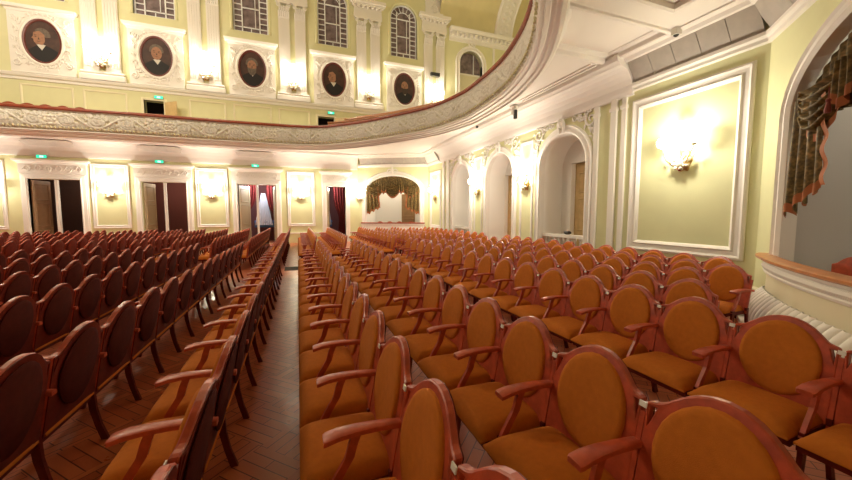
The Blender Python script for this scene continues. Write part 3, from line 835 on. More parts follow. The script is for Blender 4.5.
deck = MB().plate(None, [(p[0]*1.0, p[1]) for p in top] + [(-12, -2.5), (15.2, -2.5), (15.2, YF), (-20, YF)], [], 5.42, 5.5, fn=lambda a, b, c: (a, b, c))
struct(deck.build('floor_balcony', M['cream']), 'balcony deck behind the curved parapet', 'floor')
pback = MB().sweep(lambda a, b, c: (a, b, c), top, [(.20, 5.5), (.20, 6.02), (.06, 6.02), (.06, 5.5)], closed=False)
pback.build('parapet_back', M['cream'], bal)
# raised hand rails over the straight part of the parapet
for xa, xb, lab in ((-15, -9.05, 'left'), (-7.0, .25, 'right')):
    hr = empty('balcony_handrail', ((xa+xb)/2, 19.55, 6.1)); tag(hr, 'raised red-brown hand rail on the %s stretch of the balcony parapet' % lab, 'rail', 'balcony hand rails')
    ox, oy, oz = hr.location
    n = 24; pts = []
    for i in range(n+1):
        x = xa + (xb-xa)*i/n
        yv = min(top, key=lambda p: abs(p[0]-x) if p[1] > 15 else 99)[1] + .42
        pts.append((x-ox, yv-oy, .10))
    pts += [(pts[-1][0]+.25, pts[-1][1]-.04, .08), (pts[-1][0]+.42, pts[-1][1]-.08, .0)]
    MB().tube(pts, .045, 8).build('rail_bar', M['railwood'], hr, smooth=True)
    for i in range(0, n+1, 4): MB().box(Fr((pts[i][0], pts[i][1]), (1, 0)), -.015, .015, -.62, .09, -.015, .015).build('rail_post', M['brass'], hr)
# seats on the balcony: only their scalloped tops show
def scal(x0, n, y, z, w, lab):
    for i in range(n):
        o = MB(); x = x0 + i*w
        out = [(-w/2+.01, 5.5-z), (w/2-.01, 5.5-z), (w/2-.01, -.06)] + [(w/2 - .01 - (w-.02)*k/8, -.06 + .12*math.sin(PI*k/8)) for k in range(1, 8)] + [(-w/2+.01, -.06)]
        o.plate(None, out, [], -.025, .025, cham=.006, fn=lambda u, z_, h: (u, h, z_))
        ob = o.build('balcony_chair', M['railwood'], loc=(x, y, z))
        tag(ob, 'scalloped red-brown balcony seat top, %s from the left in the %s' % (ORD[i+1], lab), 'seat', 'balcony seat tops')
scal(-11.2, 5, 19.95, 6.33, .58, 'left run')
scal(-4.0, 5, 19.75, 6.27, .55, 'centre run')
# tiered benches behind the curved end
for k, (off_, zt, lab, xmin, ymin) in enumerate(((.75, 6.42, 'lower', 1.6, 6.5), (1.65, 6.80, 'upper', 2.4, 8.5), (2.6, 7.15, 'topmost', 3.2, 9.5))):
    pth = [p for p in offset(top, off_, False) if p[0] > xmin and p[1] > ymin]
    tb = empty('bench_parapet', (pth[len(pth)//2][0], pth[len(pth)//2][1], 5.5)); tag(tb, '%s curved orange wood bench parapet behind the balcony rail' % lab, 'bench', 'curved balcony benches')
    o = tb.location
    MB().sweep(lambda a, b, c: (a-o.x, b-o.y, c-o.z), pth, [(0, 5.5), (0, zt), (.05, zt), (.05, 5.5)], closed=False).build('front_board', M['benchwood'], tb)
    MB().sweep(lambda a, b, c: (a-o.x, b-o.y, c-o.z), pth, [(-.06, zt), (-.06, zt+.05), (.30, zt+.05), (.30, zt), (-.06, zt)], closed=False).build('desk_top', M['benchwood'], tb)
# little gilded posts near the stair opening
for i, (x, z) in enumerate(((2.35, 6.45), (2.55, 6.62), (2.8, 6.78))):
    o = MB(); o.lathe((0, 0, 0), [(.03, 5.5-z+.0), (.03, -.12), (.07, -.07), (.07, 0), (.02, .05)], 8)
    tag(o.build('stair_post', M['brass'], loc=(x, 20.6, z)), '%s brass knobbed stair post beside the dark balcony doorway' % ['lowest', 'middle', 'highest'][i], 'post', 'stair posts')

# ------------------------------------------------------------------ far wall, upper storey
WIN = [(BAY[i] + .03*i, .86) for i in range(5)]
WZ0, WZS = 11.48, 13.80
UDOOR = [(-6.65, .42), (1.72, .46)]
outer = [(-20, 5.4), (15.2, 5.4), (15.2, 17.2), (-20, 17.2)]
holes = []
for c, hw in WIN: holes.append([(c-hw, WZ0)] + [(c - hw*math.cos(PI*i/16), WZS + hw*math.sin(PI*i/16)) for i in range(17)] + [(c+hw, WZ0)])
for c, hw in UDOOR: holes.append([(c-hw, 5.5), (c+hw, 5.5), (c+hw, 7.38), (c-hw, 7.38)])
AW = (11.25, .85, 10.6, 11.75)                               # arched recess on the right
awp = [(AW[0]-AW[1], AW[2]-1.6)] + [(AW[0] - AW[1]*math.cos(PI*i/16), AW[3] + AW[1]*math.sin(PI*i/16)) for i in range(17)] + [(AW[0]+AW[1], AW[2]-1.6)]
holes.append(awp)
struct(MB().plate(FAR, outer, holes, -.35, 0).build('wall_far_upper', M['yellow_up']), 'pale yellow upper far wall above the balcony', 'wall')
# night behind openings
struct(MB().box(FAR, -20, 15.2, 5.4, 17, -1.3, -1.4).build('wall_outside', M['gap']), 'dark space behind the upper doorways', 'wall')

for i, (c, hw) in enumerate(WIN):
    w_ = empty('window_%d' % (i+1), FAR(c, WZ0, -.18)); struct(w_, 'arched night window with white bars over portrait, %s from left' % ORD[i+1], 'window')
    LF = Fr((0, 0), (1, 0)); zs = WZS-WZ0
    pth = [(-hw, 0)] + [(-hw*math.cos(PI*k/16), zs + hw*math.sin(PI*k/16)) for k in range(17)] + [(hw, 0)]
    pane = MB().plate(LF, pth, [], -.03, -.01); pane.build('pane', M['glassnight'], w_)
    fr_ = MB().sweep(LF, pth[::-1], [(0, 0), (0, .06), (-.0, .06), (.07, .06), (.07, 0)][::1] if False else [(-.07, 0), (-.07, .06), (0, .06), (0, 0)], closed=True)
    fr_ = MB().sweep(LF, pth, [(.0, 0), (.0, .06), (-.07, .06), (-.07, 0)], closed=True)
    bw = .028; xs_ = .43
    for xx in (-xs_, xs_): fr_.box(LF, xx-bw, xx+bw, 0, zs+hw*math.sqrt(1-(xx/hw)**2)*.5, 0, .045)
    nz = 8
    for k in range(1, nz+1):
        z = zs*k/nz
        for a, b in ((-hw, -xs_), (xs_, hw)): fr_.box(LF, a, b, z-bw*.8, z+bw*.8, 0, .04)
    for z in (zs/nz,): fr_.box(LF, -xs_, xs_, z-bw, z+bw, 0, .045)
    fr_.box(LF, -.02, .02, 0, zs/nz, 0, .045)
    fr_.box(LF, -xs_, xs_, zs*.56-bw, zs*.56+bw, 0, .045); fr_.box(LF, -xs_, xs_, zs-bw, zs+bw, 0, .05)
    fr_.box(LF, .2, .235, zs/nz, zs, 0, .045)
    for a in [PI*k/8 for k in range(1, 8)]:
        r0, r1 = .43, hw
        p0, p1 = (r0*math.cos(a), zs+r0*math.sin(a)), (r1*math.cos(a), zs+r1*math.sin(a))
        fr_.tube([LF(p0[0], p0[1], .02), LF(p1[0], p1[1], .02)], .02, 6)
    fr_.tube([LF(.43*math.cos(PI*k/12), zs+.43*math.sin(PI*k/12), .02) for k in range(13)], .02, 6)
    fr_.build('window_frame', M['muntin'], w_)
    t_ = MB().sweep(LF, pth[::-1], [(0, .0), (0, .18), (-.03, .22), (-.10, .23), (-.14, .18), (-.14, .0)], closed=False)
    t_.build('window_surround', M['yellow_up'], w_)

# string course, plinth panels, pilasters, entablature
STR = [(0, 7.76), (.05, 7.78), (.05, 7.88), (.12, 7.93), (.15, 8.02), (.15, 8.06), (0, 8.10)]
trim(MB().sweep(lambda a, b, h: (a, YF-b, h), [(-20, 0), (9.7, 0)], STR, closed=False), M['white'], 'white string course under the portraits')
for c in PIL:
    trim(panel(FAR, c-.85, c+.85, 6.2, 7.62, [(0, 0), (0, .02), (.04, .03), (.08, .015), (.09, 0)]), M['cream'], 'cream wall panel frame below the %s pilaster pair from left' % ORD[PIL.index(c)+1])
for c in BAY:
    if min(abs(c-d) for d, _ in UDOOR) < 1:
        mb = MB()
        for d, hw in UDOOR:
            if abs(c-d) < 1:
                mb.sweep(FAR, [(d-hw, 5.5), (d-hw, 7.38), (d+hw, 7.38), (d+hw, 5.5)], [(0, -.2), (0, .03), (.10, .04), (.12, 0)], closed=False)
        trim(mb, M['cream'], 'cream casing of the %s dark balcony doorway' % ('left' if c < 0 else 'right'))
        d, hw = [q for q in UDOOR if abs(c-q[0]) < 1][0]
        fr = Fr((d+hw, YF+.02), (math.cos(math.radians(-35)), math.sin(math.radians(-35))))
        o = struct(MB().box(fr, 0, .8, 5.5, 7.34, -.02, .02).build('door_%d' % (9 + BAY.index(c)), M['doorwood']), 'pale open leaf of the %s dark balcony doorway' % ('left' if c < 0 else 'right'), 'door')
    else:
        trim(panel(FAR, c-.95, c+.95, 6.2, 7.62, [(0, 0), (0, .02), (.04, .03), (.08, .015), (.09, 0)]), M['cream'], 'cream wall panel frame below the %s portrait from left' % ORD[BAY.index(c)+1])
def capital(mb, fr, cu, z, w, h, hh):
    mb.box(fr, cu-w/2, cu+w/2, z, z+.05, 0, h+.03); mb.box(fr, cu-w*.62, cu+w*.62, z+hh-.09, z+hh, 0, h+.12)
    n = 6
    for row in range(2):
        for k in range(n):
            u = cu - w/2 + w*(k+.5)/n + (row*w/(2*n) if k < n-1 else 0)
            z0 = z + .05 + row*hh*.3
            mb.tube([fr(u, z0, h), fr(u, z0+hh*.24, h+.03), fr(u, z0+hh*.36, h+.09), fr(u, z0+hh*.30, h+.12)], [.05, .055, .04, .02], 5)
    for s_ in (-1, 1): scroll_spiral(mb, lambda a, b, c: fr(a, b, h+.08+c), cu + s_*w*.48, z+hh*.76, .11, 1.5, PI/2, s_, .035)
for i, c in enumerate(PIL):
    lab = '%s pair of white upper wall pilasters from the left' % ORD[i+1]
    pz = empty('trim_pilasters', FAR(c, 8.1, 0)); struct(pz, lab, 'trim')
    inv = (-c, -YF, -8.1)
    def loc(mb):
        mb.v = [(v[0]+inv[0], v[1]+inv[1], v[2]+inv[2]) for v in mb.v]; return mb
    for s_ in (-1, 1):
        cu = c + s_*.42; mb = MB()
        mb.box(FAR, cu-.29, cu+.29, 8.5, 12.55, 0, .10)
        for k in range(5): mb.box(FAR, cu-.25+k*.11, cu-.19+k*.11, 8.7, 12.45, .10, .125)
        loc(mb).build('pilaster_shaft', M['white'], pz)
        mb = MB(); capital(mb, FAR, cu, 12.5, .58, .10, .82); loc(mb).build('pilaster_capital', M['white'], pz, smooth=True)
    mb = MB(); mb.sweep(lambda a, b, h: (a, YF-b, h), [(c-.82, 0), (c-.82, .12), (c+.82, .12), (c+.82, 0)], [(.06, 8.08), (.06, 8.3), (.0, 8.35), (.04, 8.42), (0, 8.5), (-.1, 8.52)], closed=False)
    mb.box(FAR, c-.8, c+.8, 8.08, 8.5, 0, .1)
    loc(mb).build('pilaster_base', M['white'], pz)
    mb = MB(); mb.box(FAR, c-.84, c+.84, 13.32, 13.6, 0, .16).box(FAR, c-.82, c+.82, 13.6, 14.0, 0, .13).box(FAR, c-.95, c+.95, 14.0, 14.12, 0, .28).box(FAR, c-1.05, c+1.05, 14.12, 14.3, 0, .36)
    for k in range(7): mb.box(FAR, c-.9+k*.27, c-.78+k*.27, 13.88, 14.0, .13, .3)
    loc(mb).build('entablature_block', M['white'], pz)
    if i == 4:
        mb = MB().box(FAR, c-.6, c+.6, 14.3, 17, 0, .12)
        rinceau(mb, lambda u, z, h: FAR(c + (z-15), 15.6+u, .12+h), -1.2, 1.2, 15, .3, 4, .04)
        loc(mb).build('rib_panel', M['white'], pz)
# continuous cornice to the right of the last pilasters
mb = MB().sweep(lambda a, b, h: (a, YF-b, h), [(9.6, 0), (15.0, 0)], [(0, 13.05), (.05, 13.07), (.05, 13.3), (.12, 13.33), (.12, 13.55), (.34, 13.6), (.40, 13.75), (.40, 13.82), (0, 13.85)], closed=False)
for k in range(16): mb.box(FAR, 9.7+k*.33, 9.86+k*.33, 13.34, 13.54, .12, .32)
trim(mb, M['white'], 'white bracketed cornice under the ochre vault')
trim(MB().box(FAR, 12.9, 13.05, 5.5, 13.05, 0, .06), M['white'], 'white strip right of the arched upper recess')
# ochre vault and ribs
def vault(y_t):
    a = PI/2*y_t
    return (YF - 9.5*(1-math.cos(a)), 13.8 + 4.6*math.sin(a))
vt = MB().grid(lambda s, t: (8.9 + 6.3*s, *vault(t)), 1, 24)
struct(vt.build('ceiling_vault', M['vault'], smooth=True, ang=180), 'ochre vaulted ceiling over the upper far corner', 'ceiling')
def rib(x0, x1, lab):
    mb = MB()
    def fn(s, t, dz=.18):
        y, z = vault(t); return (x0 + (x1-x0)*s, y - .16, z - .10)
    mb.grid(fn, 1, 30)
    for xe in (x0, x1): mb.grid(lambda s, t, xe=xe: (xe, vault(t)[0] - .16*s, vault(t)[1] - .10*s), 1, 30)
    for xe in (x0+.08, x1-.08): mb.tube([(xe, vault(t/30)[0]-.18, vault(t/30)[1]-.12) for t in range(31)], .05, 6)
    for k in range(40):
        y, z = vault(k/40*.95 + .01)
        mb.ball(((x0+x1)/2 + (.2 if k % 2 else -.2), y-.17, z-.12), .16, 7, (1, .5, 1))
    trim(mb, M['white'], lab, smooth=True)
rib(13.0, 14.35, 'ornamented white vault rib at the right end of the hall')
mb = MB(); ca, cb = AW[0], AW[3]
mb.sweep(FAR, awp[::-1], [(0, -.3), (0, .05), (-.05, .10), (-.12, .06), (-.22, .06), (-.27, .10), (-.32, 0)], closed=False)
scroll_spiral(mb, FAR, ca-.12, 12.95, .16, 1.3, 0, 1, .05, .1); scroll_spiral(mb, FAR, ca+.12, 12.95, .16, 1.3, PI, -1, .05, .1)
trim(mb, M['white'], 'white arch moulding round the dark upper recess', smooth=True)
wn = empty('window_6', FAR(ca, AW[2], -.3)); struct(wn, 'dark half-round window in the arched upper recess', 'window')
LF = Fr((0, 0), (1, 0))
MB().box(LF, -AW[1], AW[1], -1.6, .55, -.06, 0).build('spandrel_panel', M['cream'], wn)
MB().box(LF, -AW[1], AW[1], .50, .60, -.06, .06).build('window_sill', M['white'], wn)
MB().plate(LF, [(-.84, .6), (.84, .6)] + [(.84*math.cos(PI*k/14), 1.15 + .84*math.sin(PI*k/14)) for k in range(15)], [], -.05, -.03).build('pane', M['glassnight'], wn)
MB().box(LF, .3, .34, .6, 1.9, -.03, .02).build('window_bar', M['muntin'], wn)
struct(MB().box(ID, -20, 9.2, 0, 5.3, 2.6, 2.5).build('wall_near', M['yellow']), 'near side wall behind the viewpoint', 'wall')
# hall ceiling and end wall, out of the picture but part of the room
struct(MB().box(ID, -20, 9.0, 17.2, 17.4, 3, -YF).build('ceiling', M['vault']), 'hall ceiling high above the seats', 'ceiling')
struct(MB().box(ID, 15.2, 15.4, 0, 19, 3, -YF).build('wall_end', M['yellow_up']), 'end wall behind the balcony tiers', 'wall')
struct(MB().box(ID, 9.0, 15.3, 18.3, 18.5, 3, -YF).build('ceiling_end', M['vault']), 'ceiling above the balcony tiers', 'ceiling')

# ------------------------------------------------------------------ portraits
OW, OH, OZ = .61, .90, 9.54
PORTR = [('grey-haired profile in dark coat', 'hairgrey', -.06, True, False, 'leftmost'), ('balding man in black coat with white collar', 'hairgrey', .0, False, False, 'second'),
         ('man with long grey beard', 'hairgrey', -.02, False, True, 'third'), ('man with dark hair and white collar', 'hairdark', -.04, True, False, 'fourth'), ('bearded man with dark hair', 'hairdark', .02, False, True, 'rightmost')]
for i, c in enumerate(BAY):
    lab, hair, dx, prof_, beard, pos = PORTR[i]
    c = c + .03*i
    # plaster surround
    ts = MB(); t0 = 1.14
    oval = arc(c, OZ, OW+.10, OH+.10, 0, 2*PI, 48)[:-1]
    ts.plate(FAR, [(c-t0, 8.1), (c+t0, 8.1), (c+t0, 10.85), (c-t0, 10.85)], [oval], 0, .08)
    ts.sweep(lambda a, b, h: (a, YF-b, h), [(c-t0, 0), (c-t0, .08), (c+t0, .08), (c+t0, 0)], [(0, 10.72), (.03, 10.74), (.05, 10.82), (.14, 10.86), (.18, 10.98), (-.1, 11.02)], closed=False)
    ts.box(FAR, c-t0, c+t0, 10.72, 11.02, 0, .08)
    ts.sweep(FAR, arc(c, OZ, OW+.14, OH+.14, 0, 2*PI, 48)[:-1], [(.06, .0), (.06, .10), (.02, .14), (-.04, .13), (-.08, .08)])
    fn = lambda u, z, h: FAR(u, z, .08+h)
    for k in range(18):
        a = 2*PI*k/18; ru, rz = OW+.30, OH+.26
        u = c+ru*math.cos(a); z = OZ+rz*math.sin(a)
        if abs(u-c) > t0-.1 or not (8.2 < z < 10.7): continue
        scroll_spiral(ts, fn, u, z, .12, 1.4, a, 1 if k % 2 else -1, .028)
        leaf(ts, fn, u, z, a+1.2, .2, .03); leaf(ts, fn, u, z, a-1.2, .2, .03)
    for su in (-1, 1):
        for sz in (-1, 1):
            u = c+su*.92; z = OZ + sz*.98 - .05
            scroll_spiral(ts, fn, u, z, .15, 1.5, 0, su, .03); leaf(ts, fn, u-su*.05, z-sz*.2, PI/2*sz, .24, .035); leaf(ts, fn, u, z-sz*.45, PI/2*sz, .2, .03)
    ts.box(FAR, c-.5, c+.5, 8.22, 8.36, .08, .10)
    trim(ts, M['white'], 'square white plaster surround of the %s oval portrait' % pos, smooth=True)
    # painting
    P0 = empty('oval_portrait', FAR(c, OZ, .04)); tag(P0, '%s oval portrait, %s' % (pos, lab), 'painting', 'oval portraits')
    LF = Fr((0, 0), (1, 0)); KS = 1.16
    GF = lambda u, z, h: LF(u*KS, (z-.12)*KS + .10, h)
    MB().sweep(LF, arc(0, 0, OW+.09, OH+.09, 0, 2*PI, 48)[:-1], [(-.02, -.03), (-.02, .02), (.03, .06), (.08, .05), (.10, .0)]).build('frame', M['pframe'], P0, smooth=True)
    cv = MB().plate(LF, arc(0, 0, OW+.06, OH+.06, 0, 2*PI, 40)[:-1], [], -.03, .0).build('canvas', M['canvas'], P0)
    def inside(pts):
        out = []
        for u, z in pts:
            U, Z = u*KS, (z-.12)*KS + .10
            k = min(1, 1/max(1e-6, math.hypot(U/(OW+.05), Z/(OH+.05))))
            U *= k; Z *= k; out.append((U/KS, (Z-.10)/KS + .12))
        return out
    coat = [(-.20*1.2 + .05*k, -.9) for k in range(10)] + [(.40, -.60), (.46, -.45), (.44, -.30), (.25, -.18), (.12, -.12), (-.12+dx, -.12), (-.28, -.20), (-.44, -.32), (-.46, -.45), (-.38, -.62)]
    MB().plate(GF, inside(coat), [], .001, .004).build('painted_coat', M['coat'], cv)
    MB().plate(GF, [(-.13+dx, -.10), (.02+dx, -.30), (.14+dx, -.10), (.0+dx, -.06)], [], .004, .006).build('painted_collar', M['collar'], cv)
    hw_ = .235
    MB().plate(GF, arc(dx+(.05 if prof_ else 0), .27, hw_+.02, .28, -.2, PI+.2 if not prof_ else PI*.8, 24) + [(dx+.0, .2)], [], .004, .006).build('painted_hair', M[hair], cv)
    if prof_:
        fp_ = [(dx-.20, .36), (dx-.22, .22), (dx-.27, .14), (dx-.21, .10), (dx-.21, .02), (dx-.14, -.08), (dx+.05, -.10), (dx+.13, .05), (dx+.12, .30), (dx-.02, .43)]
    else:
        fp_ = arc(dx, .17, hw_*.82, .27, 0, 2*PI, 24)[:-1]
    MB().plate(GF, fp_, [], .006, .008).build('painted_face', M['face'], cv)
    ft = MB(); ex = -.06 if prof_ else 0
    for s_ in (-1, 1):
        if prof_ and s_ > 0: continue
        ft.plate(GF, arc(dx+ex+s_*.08, .21, .035, .016, 0, 2*PI, 10)[:-1], [], .008, .0095)
        ft.plate(GF, [(dx+ex+s_*.13, .26), (dx+ex+s_*.04, .255), (dx+ex+s_*.04, .27), (dx+ex+s_*.12, .28)], [], .008, .0095)
    ft.plate(GF, [(dx+ex-.02, .10), (dx+ex+.03, .095), (dx+ex+.015, .2)], [], .008, .009)
    ft.plate(GF, [(dx+ex-.07, .035), (dx+ex+.07, .035), (dx+ex, .015)], [], .008, .0095)
    ft.build('painted_features', M['hairdark'], cv)
    if beard:
        MB().plate(GF, [(dx-.19, .10), (dx-.07, .05), (dx, .07), (dx+.07, .05), (dx+.19, .10), (dx+.17, -.10), (dx+.08, -.24), (dx-.06, -.25), (dx-.16, -.12)], [], .009, .011).build('painted_beard', M[hair], cv)

# ------------------------------------------------------------------ wall sconces
def sconce_proto(name, lab, cat='wall lamp'):
    s = empty(name); tag(s, lab, cat)
    mb = MB(); mb.grid(lambda a, t: (.16*math.cos(2*PI*a)*math.sin(PI/2*t)*(1+.12*math.cos(12*PI*a)), -.05*math.cos(PI/2*t), .24*math.sin(2*PI*a)*math.sin(PI/2*t)*(1+.12*math.cos(12*PI*a)) - .03), 36, 6)
    mb.build('backplate', M['brass'], s, smooth=True, ang=180)
    mb = MB(); mb.ball((0, -.13, -.10), .095, 12, (1, 1, 1.15))
    for k in range(8):
        a = PI*2*k/8 + .2; ca, sa = math.cos(a), math.sin(a)
        mb.tube([(.05*ca, -.14, -.10+.05*sa), (.15*ca, -.17, -.08+.14*sa), (.21*ca, -.15, -.05+.18*sa), (.23*ca, -.12, -.02+.19*sa)], [.025, .045, .035, .008], 6)
    mb.build('body', M['crystal'], s, smooth=True)
    mb = MB(); mb.ball((0, -.15, -.22), .04, 10, (1, 1, 1.3)); mb.build('drop', M['redglass'], s, smooth=True)
    for dx, dz, dy in ((-.34, .32, -.26), (.34, .32, -.26), (0, .62, -.22)):
        mb = MB(); pts = []
        for k in range(9):
            t = k/8
            pts.append((dx*(t**.8) + (.05*math.sin(PI*t) if dx == 0 else 0), -.11 + (dy+.11)*min(1, 1.6*t), -.10 + (dz+.02)*t - .13*math.sin(PI*t)))
        mb.tube(pts, .014, 7); a = mb.build('arm', M['brass'], s, smooth=True)
        mb = MB(); mb.lathe((dx, dy, dz-.09), [(.015, 0), (.06, .03), (.075, .06), (.05, .065)], 12); mb.build('cup', M['crystal'], a, smooth=True)
        mb = MB(); mb.lathe((dx, dy, dz-.03), [(.045, 0), (.095, .03), (.12, .09), (.115, .15), (.085, .21), (.03, .235)], 14); mb.build('shade', M['globe'], s, smooth=True)
        for k in range(2):
            mb = MB(); mb.tube([(dx*.6+.06*(k*2-1), -.16, -.02), (dx*.75+.05*(k*2-1), -.17, .06), (dx*.7+.09*(k*2-1), -.18, .10)], [.012, .02, .005], 6); mb.build('leaf_ornament', M['crystal'], a, smooth=True)
    return s
def lamp(p, energy, r=.10, col=(1.0, .905, .75)):
    l = bpy.data.lights.new('sconce_and_fill_light', 'POINT'); l.energy = energy; l.shadow_soft_size = r; l.color = col  # serves the sconces and the added fill lights alike
    o = bpy.data.objects.new('sconce_and_fill_light', l); COL.objects.link(o); o.location = p; return o
SC0 = sconce_proto('wall_sconce', 'x')
E_LOW, E_UP = 104.0, 104.0
SCON = [(FAR, -13.0, 2.75, 'gilt three-light sconce at the left edge beyond the leftmost doorway', 1, .9), (FAR, -8.62, 2.75, 'gilt sconce on the panel between first and second far doorways', 1, .9),
        (FAR, -4.28, 2.75, 'gilt sconce on the panel between second and third far doorways', 1, .9), (FAR, .22, 2.75, 'gilt sconce on the panel between third and fourth far doorways', 1, .9),
        (FCH, .12, 2.75, 'gilt sconce just left of the far curtained box', .8, .9), (RIGHT, -18.35, 2.7, 'gilt sconce on the panel right of the far curtained box', 1, .9),
        (RIGHT, -13.37, 2.75, 'gilt sconce between the farthest and middle niches', 1, .9), (RIGHT, -9.98, 2.75, 'gilt sconce between the middle and nearest niches', 1, .9),
        (RIGHT, -4.82, 2.80, 'nearest gilt sconce with three globes inside the large wall panel', 1, .9)]
UPS = [(FAR, c, 8.98, 'upper gilt sconce on the %s pair of pilasters from left' % ORD[i+1], 1, 1.25) for i, c in enumerate(PIL)]
first = True
for lst, en in ((SCON, E_LOW), (UPS, E_UP)):
    for fr, u, z, lab, k, sc in lst:
        s = SC0 if first else copy_tree(SC0); first = False
        h = .0 if lst is SCON else .02
        m = fr.matrix(u, z, h); s.matrix_world = m @ Matrix.Scale(sc, 4)
        tag(s, lab, 'wall lamp', 'lower wall sconces' if lst is SCON else 'upper wall sconces')
        lamp(fr(u, z+.42*sc, .50), en*k*(.75 if fr is RIGHT and u > -6 else 1))

# ------------------------------------------------------------------ exit signs and small devices
def sign(x, z, lab):
    s = empty('exit_sign', (x, YF-.18 if z < 5 else YF-.02, z)); tag(s, lab, 'exit sign', 'green exit signs')
    MB().box(LF, -.19, .19, -.075, .075, 0, .06).build('housing', M['signbody'], s)
    MB().box(LF, -.178, .178, -.065, .065, .06, .066).build('lit_face', M['green'], s)
    MB().box(LF, -.07, .07, -.04, .04, .066, .068).build('pale_mark', M['greenlight'], s)
sign(-11.0, 4.33, 'green lit exit sign above the leftmost far doorway')
sign(-6.5, 4.33, 'green lit exit sign above the second far doorway')
sign(-2.12, 4.33, 'green lit exit sign above the third far doorway')
sign(-6.42, 7.55, 'green lit exit sign above the left dark balcony doorway')
sign(2.0, 7.62, 'green lit exit sign above the right dark balcony doorway')
d = empty('bracket_projector', (6.78, 9.9, 5.22)); tag(d, 'white bracket holding a black device under the balcony ceiling', 'device')
MB().lathe((0, 0, -.09), [(.16, .09), (.16, .05), (.10, .02), (.09, -.02), (.10, -.16), (.06, -.2)], 12).build('bracket', M['whiteplastic'], d)
MB().box(LF, -.06, .02, -.42, -.14, .06, .16).build('device_body', M['black'], d)
d = empty('ceiling_camera', (6.9, 4.78, 5.2)); tag(d, 'small dark camera beside the near grey air grille', 'camera')
MB().ball((0, 0, -.06), .055, 10).build('lens', M['black'], d); MB().box(LF, -.07, .07, -.08, .04, -.05, .06).build('housing', M['whiteplastic'], d)
for p, l in (((5.9, 7.9, 5.25), 'tiny ceiling sensor near the coffer corner'), ((6.72, 12.3, 5.15), 'tiny dark spotlight on the cornice over the middle niche')):
    tag(MB().lathe((0, 0, -.05), [(.05, .05), (.05, 0), (.03, -.03)], 10).build('ceiling_sensor', M['black'], loc=p), l, 'device')
d = empty('floodlight', FAR(8.52, 10.62, .26)); tag(d, 'small black floodlight on the rightmost upper pilasters', 'lamp')
MB().box(LF, -.3, .3, -.1, .1, -.08, .1).build('housing', M['black'], d); MB().box(LF, -.03, .03, -.03, .03, -.26, -.08).build('arm', M['black'], d)

# ------------------------------------------------------------------ chairs
TILT = math.tan(math.radians(11))
def bk(y, z, h):                                              # back plane: y across, z up, h towards the sitter
    return (-(h) + (z-.98)*TILT - .30*y*y*(1 if z > .5 else .6), y, z)
half = [(.279, .36), (.279, .842), (.276, .851), (.262, .857), (.243, .860), (.224, .867), (.206, .879), (.182, .901), (.142, .934), (.10, .958), (.05, .975), (0, .980)]
contour = half + [(-a, b) for a, b in half[::-1][1:]]
tri_r = [(.236, .836), (.264, .836), (.262, .750), (.250, .785)]
hole_low = [[(-.20, .385), (.20, .385), (.225, .425), (.19, .445), (0, .425), (-.19, .445), (-.225, .425)]]
def m_back_frame():
    return MB().plate(None, contour, [tri_r, [(-a, b) for a, b in tri_r]] , -.018, .018, cham=.006, fn=bk)
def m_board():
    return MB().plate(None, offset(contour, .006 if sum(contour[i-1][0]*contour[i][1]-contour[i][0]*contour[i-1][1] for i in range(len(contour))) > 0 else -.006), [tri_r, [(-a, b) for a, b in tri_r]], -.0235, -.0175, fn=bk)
def m_oval(ry, rz, zc, h0, dome, n=28, rings=5):
    mb = MB(); prev = None
    prof = [(1.0, 0), (1.0, .45), (.96, .75), (.86, .92), (.55, .99), (.02, 1.0)]
    for k, hh in prof:
        ring = [mb.vert(bk(ry*k*math.cos(2*PI*i/n), zc + rz*k*math.sin(2*PI*i/n), h0 + dome*hh)) for i in range(n)]
        if prev:
            for i in range(n): mb.face((prev[i], prev[(i+1) % n], ring[(i+1) % n], ring[i]))
        prev = ring
    mb.face(prev); return mb
def m_rim(ry, rz, zc, h0, sgn_):
    mb = MB(); pts = arc(0, zc, ry, rz, 0, 2*PI, 30)[:-1]
    mb.sweep(bk, pts, [(.0, h0), (-.004, h0+.012*sgn_), (-.016, h0+.012*sgn_), (-.022, h0)]); return mb
def m_seat():
    mb = MB(); n = 10
    def top_(s, t):
        a = s*2-1; b = t*2-1
        ea = (1-abs(a)**6)**.5; eb = (1-abs(b)**6)**.5
        x = -.10 - .475*s; w = .260 + .018*s
        return (x, b*w, .385 + .07*ea*eb + .012*(1-a*a)*(1-b*b))
    mb.grid(top_, 14, 14)
    def bot_(s, t):
        p = top_(s, t); return (p[0], p[1], .372)
    base = len(mb.v)
    mb.grid(bot_, 14, 14)
    N = 15
    idx = lambda i, j, o: o + i*N + j
    for i in range(14):
        for j in (0, 14): mb.face((idx(i, j, 0), idx(i+1, j, 0), idx(i+1, j, base), idx(i, j, base)))
        for j in (0, 14): mb.face((idx(j, i, 0), idx(j, i+1, 0), idx(j, i+1, base), idx(j, i, base)))
    return mb
AY = .29
def m_arm(y=AY):
    mb = MB(); st = [(-.03, .648, .024), (-.12, .662, .027), (-.22, .670, .031), (-.32, .672, .036), (-.40, .667, .041), (-.455, .655, .043), (-.468, .650, .037)]
    ring = []
    for x, z, w in st:
        ring.append([mb.vert((x, y+a*w, z+b)) for a, b in ((-1, -.013), (1, -.013), (1.0, .008), (.75, .014), (-.75, .014), (-1, .008))])
    for a, b in zip(ring[:-1], ring[1:]):
        for k in range(6): mb.face((a[k], a[(k+1) % 6], b[(k+1) % 6], b[k]))
    mb.face(ring[0]); mb.face(ring[-1]); return mb
